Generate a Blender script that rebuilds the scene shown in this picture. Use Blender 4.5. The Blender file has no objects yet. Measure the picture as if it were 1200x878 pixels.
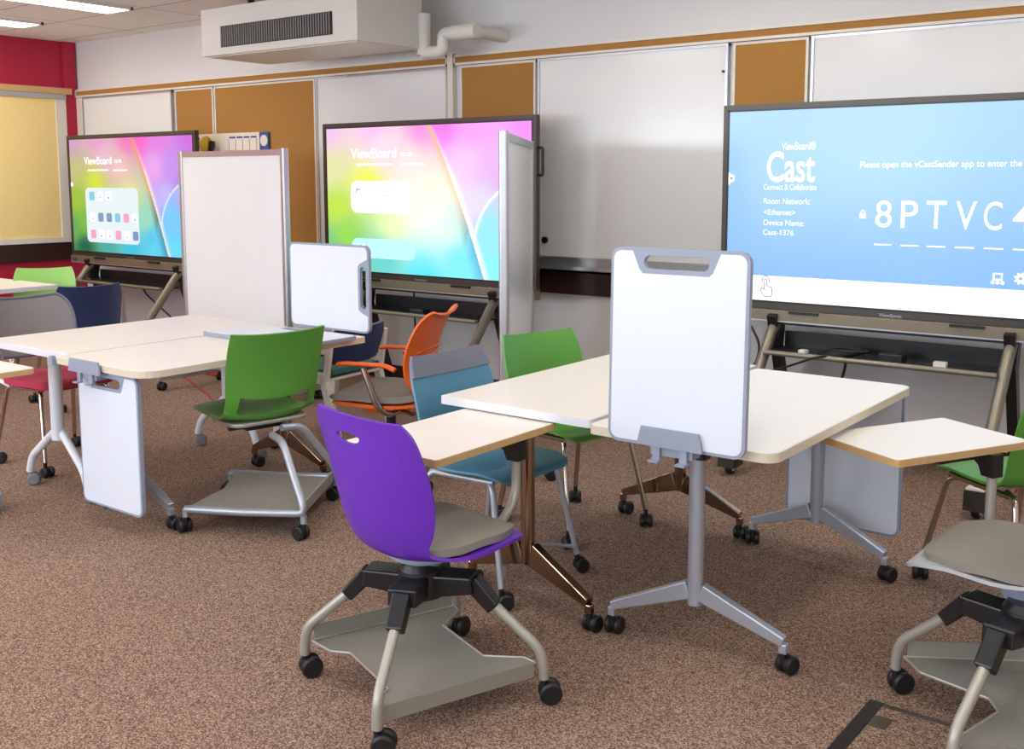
import bpy, bmesh, math, random
from mathutils import Vector, Matrix
random.seed(7)
PI = math.pi
C = bpy.context.scene.collection

# ------------------------------------------------------------------ camera, light, exposure
FPX, PPX, PPY, W, HH = 1236.0, 620.0, 358.0, 1200.0, 878.0
PITCH = math.atan((PPY - 211.0) / FPX)
ALPHA = PI/2 - math.atan((PPX + 1045.0) / math.hypot(FPX, PPY - 211.0))
cd = bpy.data.cameras.new('camera'); cam = bpy.data.objects.new('camera', cd); C.objects.link(cam)
cam.location = (0, 0, 1.5)
cam.rotation_euler = (PI/2 - PITCH, 0, ALPHA)
cd.sensor_fit = 'HORIZONTAL'; cd.sensor_width = 36.0
cd.lens = FPX / W * 36.0
cd.shift_x = (W/2 - PPX) / W
cd.shift_y = (PPY - HH/2) / W
cd.clip_start = 0.05
bpy.context.scene.camera = cam

sc = bpy.context.scene
sc.view_settings.view_transform = 'Standard'; sc.view_settings.look = 'None'
sc.view_settings.gamma = 1.0; sc.view_settings.use_curve_mapping = False
sc.view_settings.exposure = 0.15

wd = bpy.data.worlds.new('world'); sc.world = wd; wd.use_nodes = True
wb = wd.node_tree.nodes['Background']; wb.inputs[0].default_value = (0.72, 0.85, 1.0, 1); wb.inputs[1].default_value = 2.0

def area(name, loc, rot, sx, sy, power, col):
    l = bpy.data.lights.new(name, 'AREA'); l.shape = 'RECTANGLE'; l.size = sx; l.size_y = sy
    l.energy = power; l.color = col
    o = bpy.data.objects.new(name, l); C.objects.link(o); o.location = loc; o.rotation_euler = rot
    return o
# daylight through the windows of the wall behind the photographer
WIN_X = (-7.6, -4.6, -1.6, 1.4)
for wx, wp, wt in zip(WIN_X, (120, 95, 50, 44), (44, 40, 30, 30)):
    area('window_daylight', (wx, -2.92, 1.75), (PI/2 + math.radians(wt), 0, 0), 2.2, 1.5, wp, (0.80, 0.90, 1.0))
TROFFER_POWER = 14.0

# ------------------------------------------------------------------ materials
def lin(c):
    c = c/255.0
    return c/12.92 if c <= 0.04045 else ((c+0.055)/1.055)**2.4
def rgb(r, g, b): return (lin(r), lin(g), lin(b), 1.0)
def mat(name, col, rough=0.5, metal=0.0, var=0.06, scale=30.0, bump=0.0, bscale=None, coat=0.0, spec=0.5):
    m = bpy.data.materials.new(name); m.use_nodes = True
    nt = m.node_tree; b = nt.nodes['Principled BSDF']
    b.inputs['Roughness'].default_value = rough; b.inputs['Metallic'].default_value = metal
    b.inputs['Specular IOR Level'].default_value = spec
    if coat: b.inputs['Coat Weight'].default_value = coat; b.inputs['Coat Roughness'].default_value = 0.05
    tc = nt.nodes.new('ShaderNodeTexCoord'); nz = nt.nodes.new('ShaderNodeTexNoise')
    nz.inputs['Scale'].default_value = scale; nz.inputs['Detail'].default_value = 3
    nt.links.new(tc.outputs['Object'], nz.inputs['Vector'])
    mx = nt.nodes.new('ShaderNodeMix'); mx.data_type = 'RGBA'
    c2 = tuple(max(0, min(1, x*(1-var))) for x in col[:3]) + (1,)
    c1 = tuple(max(0, min(1, x*(1+var*0.5))) for x in col[:3]) + (1,)
    mx.inputs[6].default_value = c1; mx.inputs[7].default_value = c2
    nt.links.new(nz.outputs['Fac'], mx.inputs[0]); nt.links.new(mx.outputs[2], b.inputs['Base Color'])
    if bump:
        n2 = nt.nodes.new('ShaderNodeTexNoise'); n2.inputs['Scale'].default_value = bscale or scale
        nt.links.new(tc.outputs['Object'], n2.inputs['Vector'])
        bp = nt.nodes.new('ShaderNodeBump'); bp.inputs['Strength'].default_value = bump; bp.inputs['Distance'].default_value = 0.002
        nt.links.new(n2.outputs['Fac'], bp.inputs['Height']); nt.links.new(bp.outputs['Normal'], b.inputs['Normal'])
    return m
def emit(name, col, strength):
    m = bpy.data.materials.new(name); m.use_nodes = True; nt = m.node_tree
    b = nt.nodes['Principled BSDF']; b.inputs['Base Color'].default_value = (0.01, 0.01, 0.01, 1)
    b.inputs['Roughness'].default_value = 0.25
    b.inputs['Emission Color'].default_value = col; b.inputs['Emission Strength'].default_value = strength
    return m
def emit_vcol(name, strength):
    m = emit(name, (1, 1, 1, 1), strength); nt = m.node_tree
    a = nt.nodes.new('ShaderNodeVertexColor'); a.layer_name = 'image'
    nt.links.new(a.outputs['Color'], nt.nodes['Principled BSDF'].inputs['Emission Color'])
    return m
def carpet_mat():
    m = bpy.data.materials.new('speckled_carpet'); m.use_nodes = True; nt = m.node_tree
    b = nt.nodes['Principled BSDF']; b.inputs['Roughness'].default_value = 0.95; b.inputs['Specular IOR Level'].default_value = 0.1
    tc = nt.nodes.new('ShaderNodeTexCoord')
    n1 = nt.nodes.new('ShaderNodeTexVoronoi'); n1.inputs['Scale'].default_value = 260
    sp = nt.nodes.new('ShaderNodeSeparateColor'); nt.links.new(n1.outputs['Color'], sp.inputs[0])
    n2 = nt.nodes.new('ShaderNodeTexNoise'); n2.inputs['Scale'].default_value = 1.1; n2.inputs['Detail'].default_value = 2
    for n in (n1, n2): nt.links.new(tc.outputs['Object'], n.inputs['Vector'])
    r = nt.nodes.new('ShaderNodeValToRGB'); e = r.color_ramp.elements
    e[0].position = 0.0; e[0].color = rgb(88, 66, 56); e[1].position = 1.0; e[1].color = rgb(188, 163, 144)
    k = e.new(0.5); k.color = rgb(138, 111, 95)
    nt.links.new(sp.outputs[0], r.inputs[0])
    mx = nt.nodes.new('ShaderNodeMix'); mx.data_type = 'RGBA'; mx.blend_type = 'MULTIPLY'; mx.inputs[0].default_value = 1
    r2 = nt.nodes.new('ShaderNodeValToRGB'); r2.color_ramp.elements[0].color = (0.92, 0.90, 0.92, 1); r2.color_ramp.elements[1].color = (1, 1, 0.98, 1)
    nt.links.new(n2.outputs['Fac'], r2.inputs[0]); nt.links.new(r.outputs[0], mx.inputs[6]); nt.links.new(r2.outputs[0], mx.inputs[7])
    nt.links.new(mx.outputs[2], b.inputs['Base Color'])
    bp = nt.nodes.new('ShaderNodeBump'); bp.inputs['Strength'].default_value = 0.15; bp.inputs['Distance'].default_value = 0.002
    nt.links.new(n1.outputs['Distance'], bp.inputs['Height']); nt.links.new(bp.outputs['Normal'], b.inputs['Normal'])
    return m
def tile_mat():
    m = mat('ceiling_tiles', rgb(244, 243, 242), 0.9, var=0.04, scale=60, bump=0.3, bscale=200)
    nt = m.node_tree; b = nt.nodes['Principled BSDF']
    tc = nt.nodes.new('ShaderNodeTexCoord'); br = nt.nodes.new('ShaderNodeTexBrick')
    br.offset = 0; br.inputs['Scale'].default_value = 1.0; br.inputs['Brick Width'].default_value = 1.22; br.inputs['Row Height'].default_value = 0.61
    br.inputs['Mortar Size'].default_value = 0.008; br.inputs['Color1'].default_value = rgb(244, 243, 242); br.inputs['Color2'].default_value = rgb(240, 238, 237)
    br.inputs['Mortar'].default_value = rgb(176, 166, 160)
    nt.links.new(tc.outputs['Object'], br.inputs['Vector']); nt.links.new(br.outputs['Color'], b.inputs['Base Color'])
    return m
M = dict(
    carpet=carpet_mat(), tiles=tile_mat(),
    wall=mat('painted_wall', rgb(216, 213, 212), 0.7, var=0.03, scale=3, bump=0.1, bscale=90),
    red=mat('red_painted_wall', rgb(178, 22, 58), 0.55, var=0.05, scale=4),
    darkband=mat('dark_wood_panel', rgb(52, 24, 22), 0.45, var=0.2, scale=12),
    cork=mat('cork', rgb(172, 122, 58), 0.9, var=0.22, scale=120, bump=0.4, bscale=200),
    tan=mat('tan_tackboard', rgb(242, 214, 146), 0.85, var=0.06, scale=80, bump=0.2),
    railwood=mat('oak_coloured_rail', rgb(205, 166, 112), 0.6, var=0.12, scale=40),
    cream=mat('cream_metal_trim', rgb(222, 214, 202), 0.45, var=0.03),
    board=mat('wall_whiteboard', rgb(226, 224, 222), 0.16, var=0.02, scale=5),
    alu=mat('satin_aluminium', rgb(190, 190, 192), 0.35, 0.75, var=0.04),
    mboard=mat('marker_board', rgb(240, 240, 240), 0.22, var=0.02, scale=4),
    pboard=mat('portable_marker_board', rgb(220, 225, 236), 0.3, var=0.015, scale=4),
    rim=mat('blue_grey_plastic_rim', rgb(146, 154, 172), 0.45, var=0.04),
    silver=mat('silver_paint', rgb(176, 180, 190), 0.38, 0.55, var=0.04),
    chrome=mat('polished_metal', rgb(196, 184, 172), 0.14, 1.0, var=0.05),
    bronze=mat('polished_bronze_metal', rgb(160, 138, 118), 0.15, 1.0, var=0.06),
    white=mat('white_laminate', rgb(238, 232, 224), 0.35, var=0.015, scale=6),
    edgew=mat('white_edge_band', rgb(222, 222, 228), 0.4, var=0.02),
    edgec=mat('beige_edge_band', rgb(214, 202, 182), 0.45, var=0.03),
    ply=mat('tan_edge_band', rgb(200, 164, 112), 0.5, var=0.12, scale=60),
    black=mat('black_plastic', rgb(26, 26, 28), 0.32, var=0.1),
    rubber=mat('black_caster', rgb(22, 22, 23), 0.45, var=0.1),
    greycast=mat('grey_caster', rgb(120, 120, 124), 0.5, var=0.06),
    whitepaint=mat('white_powder_coat', rgb(226, 228, 236), 0.35, var=0.02),
    creampaint=mat('cream_powder_coat', rgb(226, 218, 204), 0.4, var=0.02),
    green=mat('green_plastic', rgb(90, 154, 60), 0.38, var=0.06, scale=8, bump=0.15, bscale=400),
    lightgreen=mat('pale_green_plastic', rgb(150, 204, 104), 0.4, var=0.05),
    purple=mat('purple_plastic', rgb(102, 44, 178), 0.36, var=0.05, scale=8, bump=0.15, bscale=400),
    blue=mat('teal_blue_plastic', rgb(84, 140, 168), 0.4, var=0.06, scale=8),
    greyback=mat('slate_grey_plastic', rgb(112, 114, 128), 0.45, var=0.05),
    navy=mat('navy_plastic', rgb(38, 52, 92), 0.45, var=0.06),
    orange=mat('orange_plastic', rgb(232, 100, 30), 0.4, var=0.06, scale=8),
    shellgrey=mat('light_grey_plastic', rgb(172, 174, 178), 0.42, var=0.04),
    pad=mat('woven_grey_upholstery', rgb(134, 128, 118), 0.75, var=0.12, scale=260, bump=0.4, bscale=300, spec=0.4),
    padred=mat('raspberry_upholstery', rgb(176, 44, 76), 0.8, var=0.1, scale=120),
    teal=mat('dark_teal_upholstery', rgb(52, 110, 108), 0.7, var=0.1, scale=120),
    traygrey=mat('taupe_grey_mesh_metal', rgb(150, 146, 136), 0.5, 0.25, var=0.12, scale=220, bump=0.5, bscale=240),
    taupe=mat('taupe_tube_paint', rgb(172, 168, 158), 0.38, 0.4, var=0.04),
    bezel=mat('dark_bronze_bezel', rgb(78, 72, 66), 0.35, 0.5, var=0.06),
    soundbar=mat('bronze_speaker_bar', rgb(132, 120, 102), 0.42, 0.45, var=0.08, scale=90),
    stand=mat('champagne_grey_stand', rgb(140, 132, 116), 0.36, 0.5, var=0.05),
    cable=mat('black_cable', rgb(18, 18, 20), 0.5, var=0.1),
    redcable=mat('red_cable', rgb(176, 40, 40), 0.5, var=0.1),
    acwhite=mat('off_white_casing', rgb(216, 212, 204), 0.45, var=0.03),
    grille=mat('grey_grille', rgb(128, 128, 128), 0.5, 0.3, var=0.3, scale=50),
    paper=mat('paper', rgb(228, 214, 196), 0.8, var=0.04),
    printblue=mat('blue_print', rgb(56, 80, 150), 0.7, var=0.05),
    yellowpl=mat('mustard_yellow_plastic', rgb(214, 168, 50), 0.5, var=0.08),
    redbox=mat('red_plastic', rgb(190, 48, 30), 0.5, var=0.1),
    darkmetal=mat('dark_worn_metal', rgb(64, 56, 50), 0.35, 0.6, var=0.3, scale=25),
    brass=mat('dull_brass', rgb(120, 106, 84), 0.4, 0.7, var=0.2, scale=30),
    lamp=emit('lit_diffuser', (1.0, 0.95, 0.87, 1), TROFFER_POWER),
    swhite=emit('screen_white', (1, 1, 1, 1), 1.15),
    sblue=emit('screen_blue', rgb(140, 190, 242), 0.95),
    sicon=emit('screen_icon_blue', rgb(120, 150, 200), 0.9),
    sline=emit('screen_line_grey', rgb(90, 100, 120), 0.8),
    glass=mat('window_frame_paint', rgb(215, 215, 215), 0.5),
)
def mesh_fabric():
    m = bpy.data.materials.new('grey_see_through_mesh'); m.use_nodes = True; nt = m.node_tree
    b = nt.nodes['Principled BSDF']; b.inputs['Base Color'].default_value = rgb(150, 144, 146); b.inputs['Roughness'].default_value = 0.7
    tc = nt.nodes.new('ShaderNodeTexCoord'); v = nt.nodes.new('ShaderNodeTexNoise'); v.inputs['Scale'].default_value = 900
    nt.links.new(tc.outputs['Object'], v.inputs['Vector'])
    mp = nt.nodes.new('ShaderNodeMapRange'); mp.inputs[1].default_value = 0.3; mp.inputs[2].default_value = 0.7; mp.inputs[3].default_value = 0.6; mp.inputs[4].default_value = 1.0
    nt.links.new(v.outputs['Fac'], mp.inputs[0]); nt.links.new(mp.outputs[0], b.inputs['Alpha'])
    return m
M['mesh'] = mesh_fabric()

# ------------------------------------------------------------------ mesh helpers
def link(name, bm, m, parent=None, smooth=None, bevel=0.0):
    me = bpy.data.meshes.new(name)
    bmesh.ops.recalc_face_normals(bm, faces=bm.faces[:])
    bm.to_mesh(me); bm.free()
    if m is not None: me.materials.append(m)
    o = bpy.data.objects.new(name, me); C.objects.link(o)
    if parent is not None: o.parent = parent
    if smooth is not None:
        for p in me.polygons: p.use_smooth = True
        try: me.set_sharp_from_angle(angle=math.radians(smooth))
        except Exception: pass
    if bevel:
        md = o.modifiers.new('bevel', 'BEVEL'); md.width = bevel; md.segments = 2; md.limit_method = 'ANGLE'
    return o
def thing(name, label, cat, loc=(0, 0, 0), rz=0.0, group=None):
    o = bpy.data.objects.new(name, None); C.objects.link(o); o.location = loc; o.rotation_euler = (0, 0, rz)
    o.empty_display_size = 0.1
    o['label'] = label; o['category'] = cat
    if group: o['group'] = group
    return o
def tag(o, label, cat, group=None):
    o['label'] = label; o['category'] = cat
    if group: o['group'] = group
    return o
def struct(name, bm, m, parent=None, label=None, **k):
    o = link(name, bm, m, parent, **k)
    if parent is None:
        o['kind'] = 'structure'
        if label: o['label'] = label
    return o
def BM(): return bmesh.new()
def box(bm, x0, x1, y0, y1, z0, z1, mx=None):
    vs = [bm.verts.new((x, y, z)) for z in (z0, z1) for y in (y0, y1) for x in (x0, x1)]
    if mx is not None:
        for v in vs: v.co = mx @ v.co
    for f in ((0, 2, 3, 1), (4, 5, 7, 6), (0, 1, 5, 4), (2, 6, 7, 3), (0, 4, 6, 2), (1, 3, 7, 5)):
        bm.faces.new([vs[i] for i in f])
    return bm
def bx(*a): return box(BM(), *a)
def rrect(x0, x1, y0, y1, r, n=6):
    pts = []
    rs = r if isinstance(r, (tuple, list)) else (r,)*4     # order: (x1,y1) (x0,y1) (x0,y0) (x1,y0)
    for (cx, cy, a0), rr in zip((((x1), (y1), 0), ((x0), (y1), 90), ((x0), (y0), 180), ((x1), (y0), 270)), rs):
        ox = cx - rr if cx == x1 else cx + rr; oy = cy - rr if cy == y1 else cy + rr
        if rr < 1e-5: pts.append((cx, cy)); continue
        for i in range(n+1):
            a = math.radians(a0 + 90*i/n); pts.append((ox + rr*math.cos(a), oy + rr*math.sin(a)))
    return pts
def prism(bm, pts, d0, d1, axis='z', mx=None, holes=()):
    """outline extruded along an axis: 'z' -> (x,y), 'y' -> (x,z), 'x' -> (y,z)"""
    def P(p, d):
        v = {'z': (p[0], p[1], d), 'y': (p[0], d, p[1]), 'x': (d, p[0], p[1])}[axis]
        v = Vector(v)
        return mx @ v if mx is not None else v
    if not holes:
        a = [bm.verts.new(P(p, d0)) for p in pts]; b = [bm.verts.new(P(p, d1)) for p in pts]
        bm.faces.new(a[::-1]); bm.faces.new(b)
        n = len(pts)
        for i in range(n): bm.faces.new((a[i], a[(i+1) % n], b[(i+1) % n], b[i]))
        return bm
    for d in (d0, d1):
        es = []
        for loop in [pts] + list(holes):
            vs = [bm.verts.new(P(p, d)) for p in loop]
            es += [bm.edges.new((vs[i], vs[(i+1) % len(vs)])) for i in range(len(vs))]
            if d == d0: 
                if loop is pts: rings = []
                rings.append([vs])
            else: rings[([pts]+list(holes)).index(loop)].append(vs)
        bmesh.ops.triangle_fill(bm, use_beauty=True, edges=es)
    for a, b in rings:
        n = len(a)
        for i in range(n): bm.faces.new((a[i], a[(i+1) % n], b[(i+1) % n], b[i]))
    return bm
def fillet(pts, r, n=5):
    P = [Vector(p) for p in pts]; out = [P[0]]
    for i in range(1, len(P)-1):
        a, b, c = P[i-1], P[i], P[i+1]
        u = (a-b); v = (c-b); rr = min(r, u.length*0.48, v.length*0.48)
        p0 = b + u.normalized()*rr; p1 = b + v.normalized()*rr
        for k in range(n+1):
            t = k/n; out.append((1-t)**2*p0 + 2*(1-t)*t*b + t*t*p1)
    out.append(P[-1]); return out
def tube(bm, pts, r, seg=12, fil=0.04, flat=1.0, taper=None):
    P = fillet(pts, fil) if fil and len(pts) > 2 else [Vector(p) for p in pts]
    rings = []; prev = None; n = len(P)
    for i, p in enumerate(P):
        d = (P[min(i+1, n-1)] - P[max(i-1, 0)]).normalized()
        if prev is None:
            up = Vector((0, 0, 1)) if abs(d.z) < 0.9 else Vector((0, 1, 0))
            x = d.cross(up).normalized()
        else: x = (prev - d*prev.dot(d)).normalized()
        prev = x; y = d.cross(x)
        rr = r if taper is None else r + (taper - r)*i/(n-1)
        rings.append([bm.verts.new(p + x*math.cos(2*PI*k/seg)*rr + y*math.sin(2*PI*k/seg)*rr*flat) for k in range(seg)])
    for a, b in zip(rings, rings[1:]):
        for k in range(seg): bm.faces.new((a[k], a[(k+1) % seg], b[(k+1) % seg], b[k]))
    bm.faces.new(rings[0][::-1]); bm.faces.new(rings[-1])
    return bm
def cyl(bm, c, r, h, axis='z', seg=24, r2=None):
    r2 = r if r2 is None else r2
    ax = {'x': Vector((1, 0, 0)), 'y': Vector((0, 1, 0)), 'z': Vector((0, 0, 1))}[axis] if isinstance(axis, str) else Vector(axis).normalized()
    c = Vector(c); u = ax.orthogonal().normalized(); v = ax.cross(u)
    a = [bm.verts.new(c + u*math.cos(2*PI*k/seg)*r + v*math.sin(2*PI*k/seg)*r) for k in range(seg)]
    b = [bm.verts.new(c + ax*h + u*math.cos(2*PI*k/seg)*r2 + v*math.sin(2*PI*k/seg)*r2) for k in range(seg)]
    bm.faces.new(a[::-1]); bm.faces.new(b)
    for k in range(seg): bm.faces.new((a[k], a[(k+1) % seg], b[(k+1) % seg], b[k]))
    return bm
def beam(bm, a, b, w, h0, h1=None, up=Vector((0, 0, 1))):
    """rectangular bar from a to b, width w, height h0 at a and h1 at b"""
    a, b = Vector(a), Vector(b); h1 = h0 if h1 is None else h1
    d = (b-a).normalized(); s = d.cross(up).normalized(); u = s.cross(d).normalized()
    def ring(p, h): return [bm.verts.new(p + s*sx*w/2 + u*su*h/2) for sx, su in ((-1, -1), (1, -1), (1, 1), (-1, 1))]
    A, B = ring(a, h0), ring(b, h1)
    bm.faces.new(A[::-1]); bm.faces.new(B)
    for k in range(4): bm.faces.new((A[k], A[(k+1) % 4], B[(k+1) % 4], B[k]))
    return bm
def wheel(bm, c, r, w, yaw, seg=20):
    c = Vector(c); ax = Vector((math.cos(yaw), math.sin(yaw), 0)); b = 0.25*w
    rs = [(-w/2, r*0.8), (-w/2+b, r), (w/2-b, r), (w/2, r*0.8)]
    u = Vector((0, 0, 1)); v = ax.cross(u); rings = []
    for t, rr in rs: rings.append([bm.verts.new(c + ax*t + (u*math.cos(2*PI*k/seg) + v*math.sin(2*PI*k/seg))*rr) for k in range(seg)])
    for a, bb in zip(rings, rings[1:]):
        for k in range(seg): bm.faces.new((a[k], a[(k+1) % seg], bb[(k+1) % seg], bb[k]))
    bm.faces.new(rings[0][::-1]); bm.faces.new(rings[-1])
def caster(parent, x, y, yaw, m='rubber', r=0.03, top=0.075):
    bm = BM(); off = 0.018; dx, dy = -math.sin(yaw)*off, math.cos(yaw)*off
    ax = Vector((math.cos(yaw), math.sin(yaw), 0))
    for s in (-1, 1): wheel(bm, Vector((x+dx, y+dy, r)) + ax*s*0.017, r, 0.022, yaw)
    cyl(bm, (x+dx, y+dy, r) - ax*0.007 if False else Vector((x+dx, y+dy, r)) - ax*0.007, r*0.72, 0.014, ax)
    cyl(bm, (x, y, r*1.1), 0.010, top - r*1.1 + 0.004, seg=10)
    return link('caster', bm, M[m], parent, smooth=40)

# a moulded shell that follows a side profile (y forward, z up)
def catmull(P, n):
    out = []
    Q = [P[0]] + list(P) + [P[-1]]
    for i in range(1, len(Q)-2):
        p0, p1, p2, p3 = [Vector(q) for q in Q[i-1:i+3]]
        for k in range(n):
            t = k/n
            out.append(0.5*((2*p1) + (p2-p0)*t + (2*p0-5*p1+4*p2-p3)*t*t + (3*p1-p0-3*p2+p3)*t**3))
    out.append(Vector(P[-1])); return out
def shell_grid(prof, wid, curl, nv=24, sub=5, power=2.4):
    P = catmull([(0, a, b) for a, b in prof], sub); Wd = catmull([(0, w, c) for w, c in zip(wid, curl)], sub)
    rows = []
    n = len(P)
    for i, p in enumerate(P):
        d = (P[min(i+1, n-1)] - P[max(i-1, 0)]).normalized(); nrm = Vector((0, d.z, -d.y))   # towards the sitter
        if nrm.z < 0 and abs(d.z) < 0.5: nrm = -nrm
        rows.append((p, nrm, Wd[i].y, Wd[i].z))
    return [[p + Vector((t*w, 0, 0)) + nrm*c*abs(t)**power for t in [(-1 + 2*j/nv) for j in range(nv+1)]] for p, nrm, w, c in rows]
def shell_bm(grid, th):
    bm = BM(); R = len(grid); Q = len(grid[0])
    N = []
    for i in range(R):
        row = []
        for j in range(Q):
            a = grid[min(i+1, R-1)][j] - grid[max(i-1, 0)][j]; b = grid[i][min(j+1, Q-1)] - grid[i][max(j-1, 0)]
            nn = a.cross(b)
            row.append(nn.normalized() if nn.length > 1e-9 else Vector((0, 0, 1)))
        N.append(row)
    A = [[bm.verts.new(grid[i][j] + N[i][j]*th/2) for j in range(Q)] for i in range(R)]
    B = [[bm.verts.new(grid[i][j] - N[i][j]*th/2) for j in range(Q)] for i in range(R)]
    for i in range(R-1):
        for j in range(Q-1):
            bm.faces.new((A[i][j], A[i][j+1], A[i+1][j+1], A[i+1][j])); bm.faces.new((B[i][j], B[i+1][j], B[i+1][j+1], B[i][j+1]))
    for i in range(R-1):
        bm.faces.new((A[i][0], A[i+1][0], B[i+1][0], B[i][0])); bm.faces.new((A[i][-1], B[i][-1], B[i+1][-1], A[i+1][-1]))
    for j in range(Q-1):
        bm.faces.new((A[0][j], B[0][j], B[0][j+1], A[0][j+1])); bm.faces.new((A[-1][j], A[-1][j+1], B[-1][j+1], B[-1][j]))
    return bm
def cut(o, cutters):
    """bake boolean holes into the mesh of o"""
    tmp = []
    for bm in cutters:
        me = bpy.data.meshes.new('cutter'); bmesh.ops.recalc_face_normals(bm, faces=bm.faces[:]); bm.to_mesh(me); bm.free()
        c = bpy.data.objects.new('cutter', me); C.objects.link(c); c.parent = o.parent; tmp.append(c)
        md = o.modifiers.new('hole', 'BOOLEAN'); md.operation = 'DIFFERENCE'; md.object = c; md.solver = 'EXACT'
    bpy.context.view_layer.update()
    me = bpy.data.meshes.new_from_object(o.evaluated_get(bpy.context.evaluated_depsgraph_get()))
    o.modifiers.clear(); o.data = me
    for p in me.polygons: p.use_smooth = True
    try: me.set_sharp_from_angle(angle=math.radians(38))
    except Exception: pass
    for c in tmp: bpy.data.objects.remove(c, do_unlink=True)
    return o
def lettering(text, x0, x1, z0, z1, y, m, parent, name='lettering', bold=0.0, squeeze=None):
    cu = bpy.data.curves.new('t', 'FONT'); cu.body = text; cu.size = 1; cu.extrude = 0.0; cu.offset = bold
    o = bpy.data.objects.new('t', cu); C.objects.link(o); bpy.context.view_layer.update()
    me = bpy.data.meshes.new_from_object(o.evaluated_get(bpy.context.evaluated_depsgraph_get()))
    bpy.data.objects.remove(o, do_unlink=True)
    xs = [v.co.x for v in me.vertices]; ys = [v.co.y for v in me.vertices]
    ax, bx_, ay, by = min(xs), max(xs), min(ys), max(ys)
    for v in me.vertices:
        v.co = ((v.co.x-ax)/(bx_-ax)*(x1-x0)+x0, y, (v.co.y-ay)/(by-ay)*(z1-z0)+z0)
    me.materials.clear(); me.materials.append(m)
    p = bpy.data.objects.new(name, me); C.objects.link(p); p.parent = parent
    return p
def copy_tree(o, parent=None):
    c = o.copy(); C.objects.link(c)
    if parent is not None: c.parent = parent
    for ch in list(o.children): copy_tree(ch, c)
    return c

# ------------------------------------------------------------------ room
XL, XR, YB, YF, ZC = -9.73, 3.0, 5.70, -3.0, 2.81
struct('floor', bx(XL-.1, XR+.1, YF-.1, YB+.1, -0.08, 0), M['carpet'], label='brown speckled carpet floor')
struct('ceiling', bx(XL-.1, XR+.1, YF-.1, YB+.1, ZC, ZC+.08), M['tiles'], label='white tiled ceiling')
struct('wall_back', bx(XL, XR, YB, YB+.1, 0, ZC), M['wall'], label='pale grey wall behind the displays')
struct('wall_left', bx(XL-.1, XL, YF-.1, YB+.1, 0, ZC), M['red'], label='deep red side wall')
struct('wall_right', bx(XR, XR+.1, YF-.1, YB+.1, 0, ZC), M['wall'])
bm = BM(); xs = [XL]
for wx in WIN_X: xs += [wx-1.15, wx+1.15]
xs.append(XR)
for i in range(0, len(xs), 2): box(bm, xs[i], xs[i+1], YF-.1, YF, 0, ZC)
for wx in WIN_X: box(bm, wx-1.15, wx+1.15, YF-.1, YF, 0, 0.95); box(bm, wx-1.15, wx+1.15, YF-.1, YF, 2.55, ZC)
struct('wall_front', bm, M['wall'])
for i, wx in enumerate(WIN_X):
    bm = BM()
    for x in (wx-1.15, wx-.03, wx+1.09): box(bm, x, x+.06, YF-.08, YF-.02, 0.95, 2.55)
    for z in (.95, 2.49): box(bm, wx-1.15, wx+1.15, YF-.08, YF-.02, z, z+.06)
    struct('window_%d' % (i+1), bm, M['glass'])
struct('baseboard_back', bx(XL, XR, YB-.012, YB, 0, 0.11), M['darkband'], label='dark baseboard along the back wall')
struct('trim_1', bx(XL, XL+.03, YB-.14, YB-.02, 0, ZC), M['red'], label='red corner post')

# boards on the back wall
YW = YB
def wallboard(x0, x1, z0, z1, m, label, group=None, cat='whiteboard', name='wall_whiteboard', yf=YB-.030, frame=('x0', 'x1')):
    t = thing(name, label, cat, ((x0+x1)/2, YB-.001, z0), 0, group)
    w = (x1-x0)/2; h = z1-z0; d = YB-.001-yf
    link('panel', bx(-w+.012, w-.012, -d, -.001, .012, h-.012), m, t)
    bm = BM()
    box(bm, -w, -w+.016, -d-.008, -.001, 0, h); box(bm, w-.016, w, -d-.008, -.001, 0, h)
    box(bm, -w, w, -d-.006, -.001, 0, .016); box(bm, -w, w, -d-.006, -.001, h-.016, h)
    link('frame', bm, M['alu'] if m is M['board'] else M['cream'], t)
    return t
zb, zt = 0.985, 2.285
struct('trim_2', bx(XL+.03, -9.60, YB-.03, YB, .985, 2.29), M['cream'], label='cream metal post beside the red corner')
wallboard(-9.585, -8.16, zb, zt, M['board'], 'white sliding board panel in the far left corner above the display')
wallboard(-8.13, -7.59, zb, zt, M['cork'], 'narrow brown cork panel right of the corner whiteboard', cat='cork board', name='cork_panel', yf=YB-.018)
wallboard(-7.575, -6.32, zb, zt, M['cork'], 'wide brown cork panel with the calendar pinned on it', cat='cork board', name='cork_panel', yf=YB-.018)
wallboard(-6.30, -4.95, zb, zt, M['board'], 'white board panel above the middle display under the pipes')
wallboard(-4.84, -4.19, zb, zt, M['cork'], 'brown cork panel above the right end of the middle display', cat='cork board', name='cork_panel', yf=YB-.018)
w3 = wallboard(-4.165, -2.80, zb, zt, M['board'], 'large glossy wall whiteboard between the middle and right displays')
k = BM(); cyl(k, (-.62, -.045, .12), .022, .016, 'y'); link('knob', k, M['black'], w3, smooth=40)['label'] = 'round black pull knob'
k = BM(); cyl(k, (.655, -.045, 1.14), .008, .01, 'y', 10); link('screw', k, M['black'], w3)
wallboard(-2.775, -2.32, zb, zt, M['cork'], 'darker cork panel above the left corner of the right display', cat='cork board', name='cork_panel', yf=YB-.018)
wallboard(-2.30, -.6, zb, zt, M['board'], 'white board panel behind the blue right display')
wallboard(-.58, 1.0, zb, zt, M['board'], 'white board panel beyond the right display')
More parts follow.
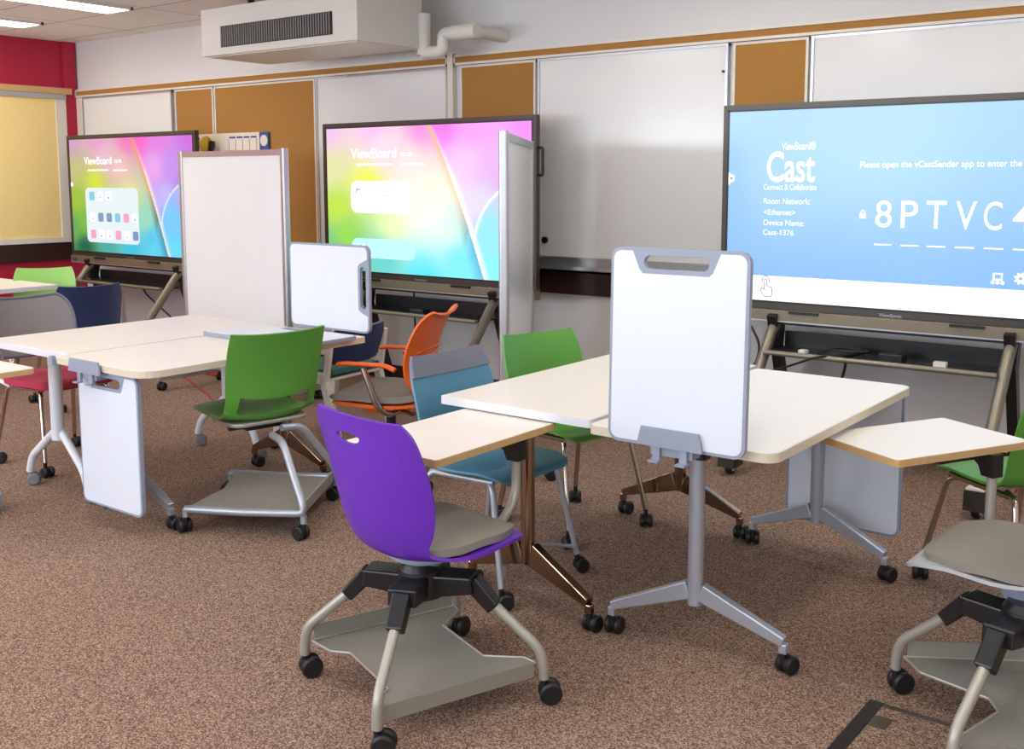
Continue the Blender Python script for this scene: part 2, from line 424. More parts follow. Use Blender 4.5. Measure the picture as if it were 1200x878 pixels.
# cork rail above, in two lengths
def rail(x0, x1, label):
    t = thing('display_rail', label, 'map rail', ((x0+x1)/2, YB-.001, 2.288), 0, None)
    w = (x1-x0)/2
    link('cork_strip', bx(-w+.01, w-.01, -.032, -.001, .016, .058), M['railwood'] if x0 < -9 and False else M['cork'], t)
    bm = BM(); box(bm, -w, w, -.042, -.001, 0, .016); box(bm, -w, w, -.042, -.001, .056, .074)
    box(bm, -w, -w+.012, -.042, -.001, 0, .074); box(bm, w-.012, w, -.042, -.001, 0, .074)
    link('rail_frame', bm, M['cream'], t)
rail(XL+.03, -4.945, 'left length of cream map rail with cork strip under the ventilation unit')
rail(-4.885, 1.0, 'right length of cream map rail with cork strip above the right display')
struct('trim_3', bx(-4.94, -4.89, YB-.045, YB, .91, 2.37), M['cream'], label='cream vertical post between board runs')
# marker tray and dark band beneath
bm = BM(); box(bm, XL+.03, 1.0, YB-.085, YB-.001, .905, .92); box(bm, XL+.03, 1.0, YB-.085, YB-.078, .905, .945); box(bm, XL+.03, 1.0, YB-.03, YB-.001, .92, .984)
tag(link('marker_tray', bm, M['alu']), 'long aluminium marker tray under the wall boards', 'tray')
tag(link('dark_panel_strip', bx(XL+.03, 1.0, YB-.028, YB-.001, .755, .902), M['darkband']), 'dark maroon wood strip beneath the marker tray', 'wall panel')

# left wall tackboard
t = thing('tackboard', 'yellow tan tackboard in a cream frame on the red wall', 'tackboard', (XL+.001, 3.9, .905))
link('panel', bx(.001, .02, -1.6, 1.56, .05, 1.38), M['tan'], t)
bm = BM(); box(bm, .001, .035, 1.56, 1.66, 0, 1.36); box(bm, .001, .035, -1.66, -1.60, 0, 1.36); box(bm, .001, .04, -1.66, 1.66, 0, .05)
link('frame', bm, M['cream'], t)
bm = BM(); box(bm, .001, .045, -1.66, 1.66, 1.362, 1.405); link('top_rail', bm, M['alu'], t)
link('wooden_rail', bx(.001, .05, -1.66, 1.72, 1.407, 1.465), M['railwood'], t)
tag(link('dark_panel_strip', bx(XL+.001, XL+.03, 1.6, 5.55, .735, .903), M['darkband']), 'near black panel strip under the yellow tackboard', 'wall panel')

# ceiling lights
def troffer(x, y, label, group=None, L=1.2, w=.34):
    t = thing('ceiling_light', label, 'ceiling light', (x, y, ZC), 0, group)
    bm = BM()
    for a in ((-w/2, -w/2+.02, -L/2, L/2), (w/2-.02, w/2, -L/2, L/2), (-w/2, w/2, -L/2, -L/2+.02), (-w/2, w/2, L/2-.02, L/2)):
        box(bm, a[0], a[1], a[2], a[3], -.022, -.0005)
    link('frame', bm, M['cream'], t)
    link('diffuser', bx(-w/2+.02, w/2-.02, -L/2+.02, L/2-.02, -.014, -.001), M['lamp'], t)
troffer(-7.54, 4.21, 'long lit ceiling light nearer to the ventilation unit')
troffer(-8.84, 4.21, 'long lit ceiling light nearest the red wall')
for y in (1.6, -1.2):
    for x in (-8.84, -7.54, -5.4, -3.2, -1.0, 1.2): troffer(x, y, 'long lit ceiling light over the room behind the camera', 'ceiling lights outside the view')
for x in (-2.6, -.6, 1.4): troffer(x, 4.21, 'long lit ceiling light above the right tables', 'ceiling lights above the right side')

# ventilation unit
t = thing('ventilation_unit', 'boxy off-white ventilation unit hung under the ceiling', 'ventilation unit', (-5.675, 5.05, 2.37))
link('casing', bx(-.785, .785, -.30, .30, 0, .325), M['acwhite'], t, bevel=.004)
link('underside_panel', bx(-.75, .75, -.27, .27, -.006, 0), M['cream'], t)
for s in (-.6, .6): link('hanger', bx(s-.012, s+.012, -.02, .02, .325, .439), M['black'], t)
bm = BM()
for i in range(46):
    x = -.56 + i*1.12/46; box(bm, x, x+.011, -.308, -.300, .055, .19)
g = link('grille', bm, M['grille'], t); link('grille_frame', bx(-.565, .565, -.3035, -.3005, .05, .195), M['darkmetal'], g)
# pipes
bm = BM()
tube(bm, [(-5.0, 5.39, 2.47), (-4.885, 5.39, 2.47)], .042, fil=0); cyl(bm, (-4.885, 5.36, 2.33), .046, .27)
tube(bm, [(-4.885, 5.36, 2.345), (-4.715, 5.36, 2.345), (-4.715, 5.36, 2.455), (-4.46, 5.36, 2.455), (-4.46, 5.698, 2.455)], .042, fil=.035)
cyl(bm, (-4.62, 5.36, 2.455), .048, .2, 'x')
tag(link('insulated_pipe', bm, M['acwhite'], smooth=50), 'white insulated pipes bending from the ventilation unit into the wall', 'pipe')

# calendar on the cork
t = thing('wall_calendar', 'large paper calendar with blue print pinned to the cork', 'calendar', (-7.37, 5.666, 1.45))
link('sheet', bx(-.5, .385, -.004, 0, 0, .44), M['paper'], t)
link('picture_strip', bx(.39, .5, -.004, 0, 0, .44), M['printblue'], t)['label'] = 'blue strip with a pale round emblem'
bm = BM(); cyl(bm, (.445, -.008, .37), .045, .003, 'y'); link('emblem', bm, M['paper'], t)
bm = BM()
for a, b in ((-.48, -.40), (-.36, -.27), (.0, .08), (.1, .17), (.19, .26), (.28, .35)): box(bm, a, b, -.007, -.0041, .395, .41)
box(bm, -.49, -.2, -.007, -.0041, .33, .375)
for i in range(5): box(bm, -.01+i*.09, -.007+i*.09, -.006, -.0041, .02, .39)
link('printing', bm, M['printblue'], t)
# scissors-like yellow tool hung at the TV corner
t = thing('hand_tool', 'mustard yellow tool with black grips hanging beside the calendar', 'tool', (-7.64, 5.60, 1.635))
link('handle', prism(BM(), [(-.03, 0), (.05, 0), (.075, .16), (.085, .21), (.05, .235), (.0, .225), (-.02, .18), (-.055, .20), (-.06, .17), (-.02, .13)], -.012, .012, 'y'), M['yellowpl'], t)
link('grip', prism(BM(), [(.055, 0), (.085, .03), (.135, .19), (.10, .19)], -.014, .014, 'y'), M['black'], t)
bm = BM(); tube(bm, [(-.12, 0, .02), (-.12, 0, .13), (-.20, 0, .13)], .011, fil=.02); link('hook', bm, M['black'], t)
link('wall_peg', bx(.02, .03, .012, .08, .19, .20), M['black'], t)

# ------------------------------------------------------------------ screens
def mixc(a, b, t): t = max(0, min(1, t)); return tuple(a[i]+(b[i]-a[i])*t for i in range(3))
def idw(u, v, pts, p=2.6):
    s = [0, 0, 0]; w = 0
    for (x, y, c) in pts:
        d = ((u-x)*1.6)**2 + (v-y)**2 + 1e-4; k = d**(-p/2)
        w += k
        for i in range(3): s[i] += k*c[i]
    return tuple(x/w for x in s)
LEFT_PTS = [(0, 1, (205, 150, 205)), (.25, 1, (226, 150, 205)), (.5, 1, (238, 110, 190)), (0, .72, (190, 190, 130)), (.22, .62, (205, 222, 60)), (.05, .45, (150, 190, 50)),
            (.42, .75, (236, 190, 190)), (.5, .5, (232, 222, 150)), (0, .2, (90, 160, 90)), (.1, .05, (20, 100, 70)), (.3, .1, (70, 170, 170)), (.35, .35, (190, 225, 120)),
            (.5, .05, (60, 195, 225)), (.7, .05, (90, 215, 240)), (.62, .3, (150, 215, 190)), (.66, .14, (80, 200, 235)), (.3, .85, (225, 180, 205)), (.1, .25, (110, 180, 60))]
RIGHT_PTS = [(.6, 1, (246, 90, 200)), (.75, 1, (222, 120, 226)), (1, 1, (206, 100, 220)), (.7, .75, (232, 160, 236)), (.85, .75, (196, 140, 236)), (1, .7, (160, 90, 226)),
             (.78, .5, (190, 180, 246)), (.83, .3, (110, 180, 246)), (1, .5, (120, 90, 230))]
LOBE_PTS = [(1, .6, (150, 120, 240)), (.9, .52, (170, 175, 250)), (.84, .3, (110, 200, 250)), (.95, .3, (120, 215, 252)), (.85, .05, (100, 220, 250)), (1, .05, (60, 180, 245)), (1, .35, (100, 170, 250))]
def wallpaper(u, v):
    yy = 1-v
    ud = .545 + .245*yy + .012*math.sin(yy*PI)          # the fold from top centre to bottom right
    if u < ud:
        c = idw(u, v, LEFT_PTS); d = ud-u
        k = max(0, min(1, (yy-.45)/.3)); edge = mixc((240, 150, 90), (28, 70, 90), k)
        c = mixc(mixc(c, edge, .85), c, d/(.035+.02*k))
        e = .79 - .11*((1-yy)/.32)**.5*.5
        if yy > .68 and u > .70 - (yy-.68)*.12 + .02: c = mixc(c, (90, 200, 240), .5)
    else:
        uc = .775 + .30*max(0, (v-.06)/.54)**2.6 if v > .06 else .775
        # the round lobe at the right
        ee = ((u-1.02)/.28)**2 + ((v-.2)/.46)**2; inl = ee < 1 or (v < .2 and u > .74+(.2-v)*.25)
        if inl: c = idw(u, v, LOBE_PTS); c = mixc((235, 240, 255), c, (1-ee)/.12 if v > .2 else 1)
        else: c = idw(u, v, RIGHT_PTS)
        c = mixc(mixc((250, 120, 210), (255, 238, 230), yy/.35), c, (u-ud)/(.012+.02*min(1, yy/.3)))
    return c
def screen_mesh(name, m, x0, x1, z0, z1, y, fn, parent, gain=1.0, nx=260, ny=150):
    verts = []; cols = []
    for j in range(ny+1):
        for i in range(nx+1):
            u, v = i/nx, j/ny; verts.append((x0+(x1-x0)*u, y, z0+(z1-z0)*v))
            c = fn(u, v); cols += [lin(max(0, min(255, x*1.0)))*gain for x in c] + [1.0]
    faces = [(j*(nx+1)+i, j*(nx+1)+i+1, (j+1)*(nx+1)+i+1, (j+1)*(nx+1)+i) for j in range(ny) for i in range(nx)]
    me = bpy.data.meshes.new(name); me.from_pydata(verts, [], faces); me.materials.append(m)
    a = me.color_attributes.new('image', 'FLOAT_COLOR', 'POINT'); a.data.foreach_set('color', cols)
    o = bpy.data.objects.new(name, me); C.objects.link(o); o.parent = parent
    return o
TVW, TVB, TVT = 1.94, .735, 1.905
YT = 5.35
def television(xc, label, power_side=True):
    """local: x from -TVW/2, y 0 = front face, z world"""
    t = thing('interactive_display', label, 'display', (xc, YT, 0))
    w = TVW/2
    bm = BM(); box(bm, -w, w, .012, .042, TVB+.07, TVT); box(bm, -w+.15, w-.25, .042, .10, 1.0, 1.7)
    link('casing', bm, M['bezel'], t, bevel=.004)
    bm = BM()
    sl, sr, sb, st = -w+.026, w-.026, .838, 1.878
    box(bm, -w, sl, 0, .012, TVB+.07, TVT); box(bm, sr, w, 0, .012, TVB+.07, TVT); box(bm, sl, sr, 0, .012, st, TVT); box(bm, sl, sr, 0, .012, TVB+.07, sb)
    link('bezel', bm, M['bezel'], t)
    bm = BM()
    i = .010
    box(bm, sl, sl+i, -.001, .012, sb, st); box(bm, sr-i, sr, -.001, .012, sb, st); box(bm, sl, sr, -.001, .012, st-i, st); box(bm, sl, sr, -.001, .012, sb, sb+i)
    link('inner_border', bm, M['black'], t)
    bm = BM(); box(bm, -w, w, -.016, .045, TVB+.006, TVB+.068)
    s = link('speaker_bar', bm, M['soundbar'], t, bevel=.004)
    link('bright_lip', bx(-w+.005, w-.005, -.019, -.0165, TVB+.003, TVB+.010), M['alu'], s)
    for px in (-.47, .36): link('pen_tray', bx(px-.08, px+.08, -.034, -.0165, TVB+.052, TVB+.066), M['black'], t)
    for px, m in ((w-.07, 'brass'), (-w+.07, 'brass')): link('end_plate', bx(px-.03, px+.03, -.0185, -.0162, TVB+.016, TVB+.050), M[m], t)
    lettering('ViewSonic', -.075, .04, TVB+.073, TVB+.090, -.0012, M['alu'], t, name='logo_lettering')
    if power_side:
        bm = BM(); tube(bm, [(w, .03, 1.70), (w+.028, .03, 1.70), (w+.028, .03, 1.53), (w, .03, 1.53)], .010, fil=.02)
        link('side_handle', bm, M['black'], t, smooth=50)
    return t
M['wall1'] = emit_vcol('wallpaper_image', 0.92)
M['wall2'] = emit_vcol('bright_wallpaper_image', 1.0)
def stand(xc, label, half=.60):
    t = thing('display_stand', label, 'display stand', (xc, YT, 0))
    for s in (-1, 1):
        x = s*half
        bm = BM(); tube(bm, [(x, .06, .728), (x, -.02, .70), (x, -.50, .10)], .028, seg=14, fil=.05, flat=1.2)
        l = link('leg', bm, M['stand'], t, smooth=50)
        link('cover_highlight', bx(x-.04, x+.04, -.545, -.475, .1352, .142), M['cream'], l)  # cream strip painted in as the highlight on top of the wheel cover
        bm = BM(); prism(bm, [(-.06, .045), (.05, .045), (.07, .10), (.03, .135), (-.05, .135)], x-.045, x+.045, 'x', Matrix.Translation((0, -.50, 0)))
        link('wheel_cover', bm, M['darkmetal'], l)
        bm = BM(); wheel(bm, (x, -.50, .036), .036, .035, 0); link('wheel', bm, M['rubber'], l, smooth=40)
        bm = BM(); wheel(bm, (x, -.50, .036), .022, .038, 0); link('wheel_hub', bm, M['cream'], l, smooth=40)
        bm = BM(); beam(bm, (x, -.02, .78), (x, .24, .06), .05, .06); r = link('rear_leg', bm, M['black'], t)
        bm = BM(); wheel(bm, (x, .25, .03), .03, .04, 0); link('wheel', bm, M['rubber'], r, smooth=40)
        bm = BM(); prism(bm, [(-.02, .60), (.06, .60), (.10, .80), (.05, .80)], x-.03, x+.03, 'x'); link('gusset', bm, M['black'], t)
    link('cross_bar', bx(-half, half, .02, .06, .72, .80), M['black'], t)
    bm = BM(); box(bm, -half+.03, half-.03, -.16, .10, .585, .597); box(bm, -half+.03, half-.03, .08, .10, .597, .68)
    tr = link('shelf', bm, M['black'], t)
    bm = BM(); tube(bm, [(-half+.02, -.165, .592), (half-.02, -.165, .592)], .014, fil=0); link('shelf_lip', bm, M['stand'], tr, smooth=50)
    return t

# right display: blue casting screen
TX = -2.663
t3 = television(TX+TVW/2, 'large display with a blue casting screen and white code letters at right', True)
def X3(x): return x - TVW/2
def blue(u, v):
    c = mixc((122, 176, 240), (178, 214, 250), min(1, .25 + .9*v))
    d = math.hypot((u-.42)*1.8, v-.93); c = mixc((206, 234, 255), c, d/.16 if d < .16 else 1)
    d = math.hypot((u-.76)*1.8, v-.93); c = mixc((212, 238, 255), c, d/.16 if d < .16 else 1)
    return mixc(c, (150, 180, 240), max(0, u-.55)*.8)
def blue(u, v): return mixc((128, 180, 240), (164, 205, 248), .2 + .8*v - .3*max(0, u-.6))
M['wall3'] = emit_vcol('blue_screen_image', 1.0)
sx0, sx1 = -TVW/2+.036, TVW/2-.036
screen_mesh('screen', M['wall3'], sx0, sx1, .983, 1.868, .003, blue, t3, 1.0, 60, 30)
link('white_bar', bx(sx0, sx1, .0028, .004, .848, .983), M['swhite'], t3)
Yt = .0012
L = lambda s, x0, x1, z0, z1, b=0.0, **k: lettering(s, X3(x0), X3(x1), z0, z1, Yt, k.get('m', M['swhite']), t3, bold=b)
L('ViewBoard\u00ae', .342, .531, 1.658, 1.700, .004)
L('Cast', .262, .530, 1.488, 1.652, .016)
L('Connect & Collaborate', .246, .543, 1.448, 1.478, .006)
L('Room Network:', .248, .508, 1.372, 1.404, .004)
L('<Ethernet>', .250, .429, 1.313, 1.343, .004)
L('Device Name:', .251, .479, 1.257, 1.287, .004)
L('Cast-1376', .248, .423, 1.205, 1.234, .004)
L('Please open the vCastSender app to enter the', .769, 1.534, 1.553, 1.594, .004)
for ch, x in zip('8PTVC4', (.857, .985, 1.108, 1.248, 1.377, 1.506)): L(ch, x, x+(.082 if ch not in 'TV' else .095), 1.262, 1.398, .002)
bm = BM()
for x in (.855, .988, 1.117, 1.251, 1.384, 1.514): box(bm, X3(x), X3(x+.088), .0012, .0025, 1.171, 1.178)
link('code_underlines', bm, M['swhite'], t3)
bm = BM(); box(bm, X3(.775), X3(.808), .0012, .0025, 1.305, 1.33)
prism(bm, [(X3(.7915)+.0125*math.cos(a*PI/8), 1.33+.018*math.sin(a*PI/8)) for a in range(9)] + [(X3(.7915)+.007*math.cos(a*PI/8), 1.33+.011*math.sin(a*PI/8)) for a in range(8, -1, -1)], .0012, .0025, 'y')
link('padlock_icon', bm, M['swhite'], t3)
# monitor, gear and faint bell icons
bm = BM(); prism(bm, rrect(X3(1.43), X3(1.475), 1.022, 1.060, .004), .0012, .0025, 'y', holes=[rrect(X3(1.438), X3(1.467), 1.032, 1.052, .001, 2)])
for q in (1.43, 1.4525, 1.475): cyl(bm, (X3(q), .0012, 1.013), .009, .0013, 'y', 12)
link('monitor_icon', bm, M['swhite'], t3)
bm = BM(); n = 16
prism(bm, [(X3(1.554)+(.030 if (k//2) % 2 else .022)*math.cos(2*PI*k/32), 1.038+(.030 if (k//2) % 2 else .022)*math.sin(2*PI*k/32)) for k in range(32)], .0012, .0025, 'y',
      holes=[[(X3(1.554)+.008*math.cos(2*PI*k/12), 1.038+.008*math.sin(2*PI*k/12)) for k in range(12)]])
link('gear_icon', bm, M['swhite'], t3)
bm = BM(); prism(bm, [(X3(1.356)+.022*math.cos(2*PI*k/20), 1.038+.022*math.sin(2*PI*k/20)) for k in range(20)], .0014, .0025, 'y',
      holes=[[(X3(1.356)+.016*math.cos(2*PI*k/20), 1.038+.016*math.sin(2*PI*k/20)) for k in range(20)]])
link('faint_pin_icon', bm, M['sblue'], t3)
bm = BM()
def ol(pts, w=.0035):
    for a, b in zip(pts, pts[1:]): beam(bm, (a[0], .0018, a[1]), (b[0], .0018, b[1]), .0013, w, up=Vector((0, 0, 1)) if abs(b[0]-a[0]) > 1e-6 else Vector((1, 0, 0)))
hx, hz = X3(.276), .919
ol([(hx-.012, hz-.05), (hx-.034, hz-.015), (hx-.026, hz-.002), (hx-.012, hz-.012), (hx-.012, hz+.042), (hx-.004, hz+.048), (hx+.002, hz+.04), (hx+.002, hz+.01), (hx+.03, hz+.0), (hx+.034, hz-.03), (hx+.026, hz-.05), (hx-.012, hz-.0501)])
ol([(hx-.026, hz+.03), (hx-.022, hz+.055), (hx-.005, hz+.066), (hx+.012, hz+.055), (hx+.016, hz+.03)])
link('touch_hand_icon', bm, M['sline'], t3)
bm = BM(); cyl(bm, (sx0+.016, .0012, 1.509), .022, .0012, 'y'); box(bm, sx0+.0005, sx0+.01, .0012, .0022, 1.475, 1.54); link('edge_tab', bm, M['swhite'], t3)
bm = BM(); cyl(bm, (sx0+.018, .0004, 1.509), .006, .0008, 'y', 12); link('edge_tab_arrow', bm, M['sline'], t3)
stand(-1.735, 'grey wheeled stand with cluttered black shelf under the blue display')

# middle and left displays: same wallpaper, different brightness
def bright(u, v):
    c = wallpaper(u, v); c = tuple(255*(1-(1-x/255.0)**1.55) for x in c)
    k = max(0, 1 - math.hypot((u-.52)*1.5, v-.42)/.42)*.85
    c = mixc(c, (255, 255, 250), k)
    return c
def rounded(t, x0, x1, z0, z1, r, y, m, name):
    bm = BM(); prism(bm, rrect(x0, x1, z0, z1, r), y, y+.0008, 'y'); return link(name, bm, m, t)
M['panelglass1'] = emit('app_panel_glow', rgb(222, 234, 240), 0.96)
M['panelglass2'] = emit('lower_panel_glow', rgb(190, 246, 246), 1.0)
M['icon_pink'] = emit('pink_icon_glow', rgb(238, 160, 190), .95); M['icon_cyan'] = emit('cyan_icon_glow', rgb(120, 200, 225), .95)
t2 = television(-5.884+TVW/2, 'bright display with pastel rainbow wallpaper in the middle of the wall')
screen_mesh('screen', M['wall2'], sx0, sx1, .848, 1.868, .003, bright, t2)
lettering('ViewBoard', X3(.288), X3(.735), 1.652, 1.724, Yt, M['swhite'], t2, bold=.01)
lettering('3:22 PM', X3(.775), X3(.885), 1.662, 1.690, Yt, M['swhite'], t2, bold=.01)
bm = BM(); box(bm, X3(.338), X3(.701), Yt, Yt+.001, 1.602, 1.616); box(bm, X3(.782), X3(.996), Yt, Yt+.001, 1.600, 1.613); link('caption_bars', bm, M['swhite'], t2)
p = rounded(t2, X3(.28), X3(.874), 1.266, 1.494, .06, .0018, M['swhite'], 'app_panel')
bm = BM(); box(bm, X3(.335), X3(.375), .001, .0015, 1.43, 1.438); box(bm, X3(.335), X3(.343), .001, .0015, 1.40, 1.438); link('app_icon', bm, M['sicon'], p)
bm = BM(); box(bm, X3(.60), X3(.655), .001, .0015, 1.385, 1.39); box(bm, X3(.60), X3(.604), .001, .0015, 1.385, 1.43); link('app_icon', bm, M['icon_pink'], p)
rounded(t2, X3(.278), X3(.905), .945, 1.085, .06, .0018, M['panelglass2'], 'lower_panel')
bm = BM(); cyl(bm, (X3(.345), .001, 1.03), .012, .0006, 'y', 14); cyl(bm, (X3(.40), .001, 1.03), .016, .0006, 'y', 14); link('panel_icons', bm, M['swhite'], t2)
stand(-4.88, 'grey wheeled stand under the middle display behind the orange chair')

t1 = television(-9.342+TVW/2-.01, 'far left display with saturated rainbow wallpaper and app grid')
screen_mesh('screen', M['wall1'], sx0, sx1, .848, 1.868, .003, wallpaper, t1)
lettering('ViewBoard', X3(.277), X3(.718), 1.639, 1.708, Yt, M['swhite'], t1, bold=.01)
lettering('3:22 PM', X3(.76), X3(.87), 1.652, 1.68, Yt, M['swhite'], t1, bold=.01)
bm = BM(); box(bm, X3(.33), X3(.66), Yt, Yt+.001, 1.582, 1.594); box(bm, X3(.74), X3(.95), Yt, Yt+.001, 1.58, 1.592); link('caption_bars', bm, M['swhite'], t1)
p = rounded(t1, X3(.273), X3(1.10), .935, 1.43, .05, .0018, M['panelglass1'], 'app_panel')
rows = [(1.355, 3), (1.165, 6), (1.01, 6)]
cols = ['icon_cyan', 'swhite', 'swhite', 'swhite', 'sicon', 'sicon', 'icon_cyan', 'icon_pink', 'swhite', 'icon_pink', 'swhite', 'swhite', 'icon_pink', 'swhite', 'sicon']
q = 0
for z, n in rows:
    for i in range(n):
        x = .335 + i*.133; r = rounded(t1, X3(x), X3(x+.085), z-.04, z+.04, .02, .0010, M[cols[q]], 'app_icon'); r.parent = p
        if cols[q] == 'swhite':
            bm = BM(); box(bm, X3(x+.025), X3(x+.06), .0004, .0009, z-.02, z-.008); d = link('app_icon', bm, M['icon_pink' if q % 2 else 'sicon'], p)
        q += 1
bm = BM(); cyl(bm, (sx0+.016, .0012, 1.46), .02, .0012, 'y'); link('edge_tab', bm, M['swhite'], t1)
stand(-8.38, 'grey wheeled stand under the far left display', half=.68)

# clutter on the shelves of the stands
bm = BM()
for k in range(5): tube(bm, [(-1.95+.02*k+.09*math.cos(a*PI/6), 5.24+.05*math.sin(a*PI/6), .606+.008*k) for a in range(13)], .006, seg=8, fil=0)
tag(link('cable_coil', bm, M['cable'], smooth=60), 'coiled black cable on the shelf under the blue display', 'cable')
tag(link('power_adapter', bx(-1.72, -1.60, 5.21, 5.29, .597, .640), M['black'], bevel=.006), 'black power adapter block on the shelf right of the cable coil', 'power adapter')
tag(link('white_plug', bx(-2.135, -2.095, 5.20, 5.25, .597, .618), M['cream'], bevel=.004), 'small white plug on the shelf at the left end under the blue display', 'plug')
t = thing('cable_adapter', 'white and black connector lying on the shelf near its right end', 'adapter', (-1.42, 5.22, .597))
link('body', bx(-.03, .03, -.02, .02, 0, .03), M['cream'], t, bevel=.004); link('plug', bx(-.11, -.03, -.018, .012, 0, .018), M['black'], t, bevel=.003)
tag(link('dark_box', bx(-4.90, -4.78, 5.20, 5.28, .597, .632), M['black'], bevel=.008), 'small black box on the shelf under the middle display', 'device')
bm = BM(); tube(bm, [(-2.50, 5.36, .74), (-2.40, 5.33, .60), (-2.42, 5.30, .48), (-2.55, 5.26, .36), (-2.62, 5.2, .30)], .007, fil=.08)
tube(bm, [(-2.62, 5.2, .30), (-2.45, 5.2, .44), (-2.2, 5.17, .52), (-2.02, 5.14, .598), (-1.97, 5.18, .606)], .006, fil=.06)
tag(link('power_cable', bm, M['cable'], smooth=60), 'black cable looping beside the left leg of the blue display stand', 'cable')
bm = BM(); tube(bm, [(-1.98, 5.5, .60), (-2.0, 5.52, .45), (-2.08, 5.55, .30), (-2.1, 5.6, .012)], .008, fil=.08)
tag(link('power_cable', bm, M['cable'], smooth=60), 'black cable dropping behind the shelf of the blue display stand', 'cable')
bm = BM(); tube(bm, [(-5.10, 5.46, .72), (-5.11, 5.48, .45), (-5.12, 5.5, .012)], .007, fil=.08)
tag(link('power_cable', bm, M['cable'], smooth=60), 'black cable hanging straight down under the middle display', 'cable')
bm = BM(); tube(bm, [(-8.45, 5.47, .64), (-8.44, 5.49, .50), (-8.2, 5.52, .35), (-7.95, 5.55, .20), (-7.9, 5.58, .012)], .007, fil=.1)
tag(link('power_cable', bm, M['cable'], smooth=60), 'black cable curving down to the right under the far left display', 'cable')
bm = BM(); tube(bm, [(-1.08, 5.35, .012), (-1.0, 5.3, .10), (-.92, 5.45, .30), (-.86, 5.698, .40)], .006, fil=.08)
tag(link('network_cable', bm, M['redcable'], smooth=60), 'thin red cable at the right leg of the blue display stand', 'cable')

# ------------------------------------------------------------------ free standing boards
def divider(p0, p1, z0, z1, label):
    p0, p1 = Vector((p0[0], p0[1], 0)), Vector((p1[0], p1[1], 0)); d = p1-p0; Lh = d.length/2; c = (p0+p1)/2
    t = thing('mobile_whiteboard', label, 'whiteboard', tuple(c), math.atan2(d.y, d.x))
    link('panel', bx(-Lh+.03, Lh-.03, -.012, .012, z0+.03, z1-.03), M['mboard'], t)
    bm = BM()
    for s in (-1, 1): prism(bm, rrect(s*Lh-(.045 if s > 0 else 0), s*Lh+(.045 if s < 0 else 0), -.024, .024, .012, 3), z0, z1)
    box(bm, -Lh+.045, Lh-.045, -.018, .018, z1-.045, z1-.006); box(bm, -Lh+.045, Lh-.045, -.018, .018, z0, z0+.04)
    link('frame', bm, M['alu'], t)
    for s in (-1, 1):
        x = s*(Lh-.022)
        bm = BM(); beam(bm, (x, -.26, .085), (x, .26, .085), .03, .03); box(bm, x-.015, x+.015, -.02, .02, .09, z0+.01)
        f = link('foot', bm, M['alu'], t)
        for yy in (-.25, .25): caster(f, x, yy, .3)
    return t
divider((-6.58, 4.62), (-5.41, 4.60), .16, 1.705, 'tall whiteboard divider facing the room in front of the far left display')
import numpy as _np
divider((-3.20, 4.07), (-3.92, 5.255), .16, 1.737, 'tall whiteboard divider seen edge-on in front of the middle display')

def hand_board(name, label, loc, rot, w=.457, h=.59):
    """portable marker board, local x width, z height from the bottom, y thickness; handle slot at the top"""
    t = thing(name, label, 'portable whiteboard', loc, 0); t.rotation_euler = rot
    hw = w/2
    slot = rrect(-.112, .098, h-.062, h-.022, .0199, 8)
    bm = BM(); prism(bm, rrect(-hw, hw, 0, h, .035, 7), -.009, .009, 'y', holes=[slot]); link('rim', bm, M['rim'], t, smooth=30, bevel=.0015)
    a, b = hw-.010, h-.010
    face = rrect(-a, a, .010, b, .026, 6)          # (x1,z1) first
    n = 7
    out = face[:n] + [(.135, b), (.112, b-.055), (.10, b-.066), (-.115, b-.066), (-.127, b-.055), (-.15, b)] + face[n:]
    bm = BM(); prism(bm, out, -.0105, .0105, 'y'); link('writing_surface', bm, M['pboard'], t)
    return t
YBd = 2.70
hb = hand_board('portable_whiteboard', 'white portable board standing upright at the front end of the right table', (-1.475, 2.690, .712), (math.radians(-1.2), 0, math.radians(1)), w=.45)
hand_board('portable_whiteboard', 'pale board hanging below the rear edge of the right table', (-1.452, 4.035, .118), (0, 0, 0), w=.465)
hand_board('portable_whiteboard', 'white board hanging under the front end of the left table', (-4.035, 2.44, .105), (0, 0, 0), w=.445, h=.590)
hand_board('portable_whiteboard', 'white board standing sideways on the far end of the left table', (-4.325, 3.69, .958), (0, PI/2, 0), w=.44, h=.585)
hand_board('portable_whiteboard', 'white board lying flat on the left table beside the green chair', (-4.06, 3.19, .7405), (-PI/2, 0, 0), w=.74, h=.37)

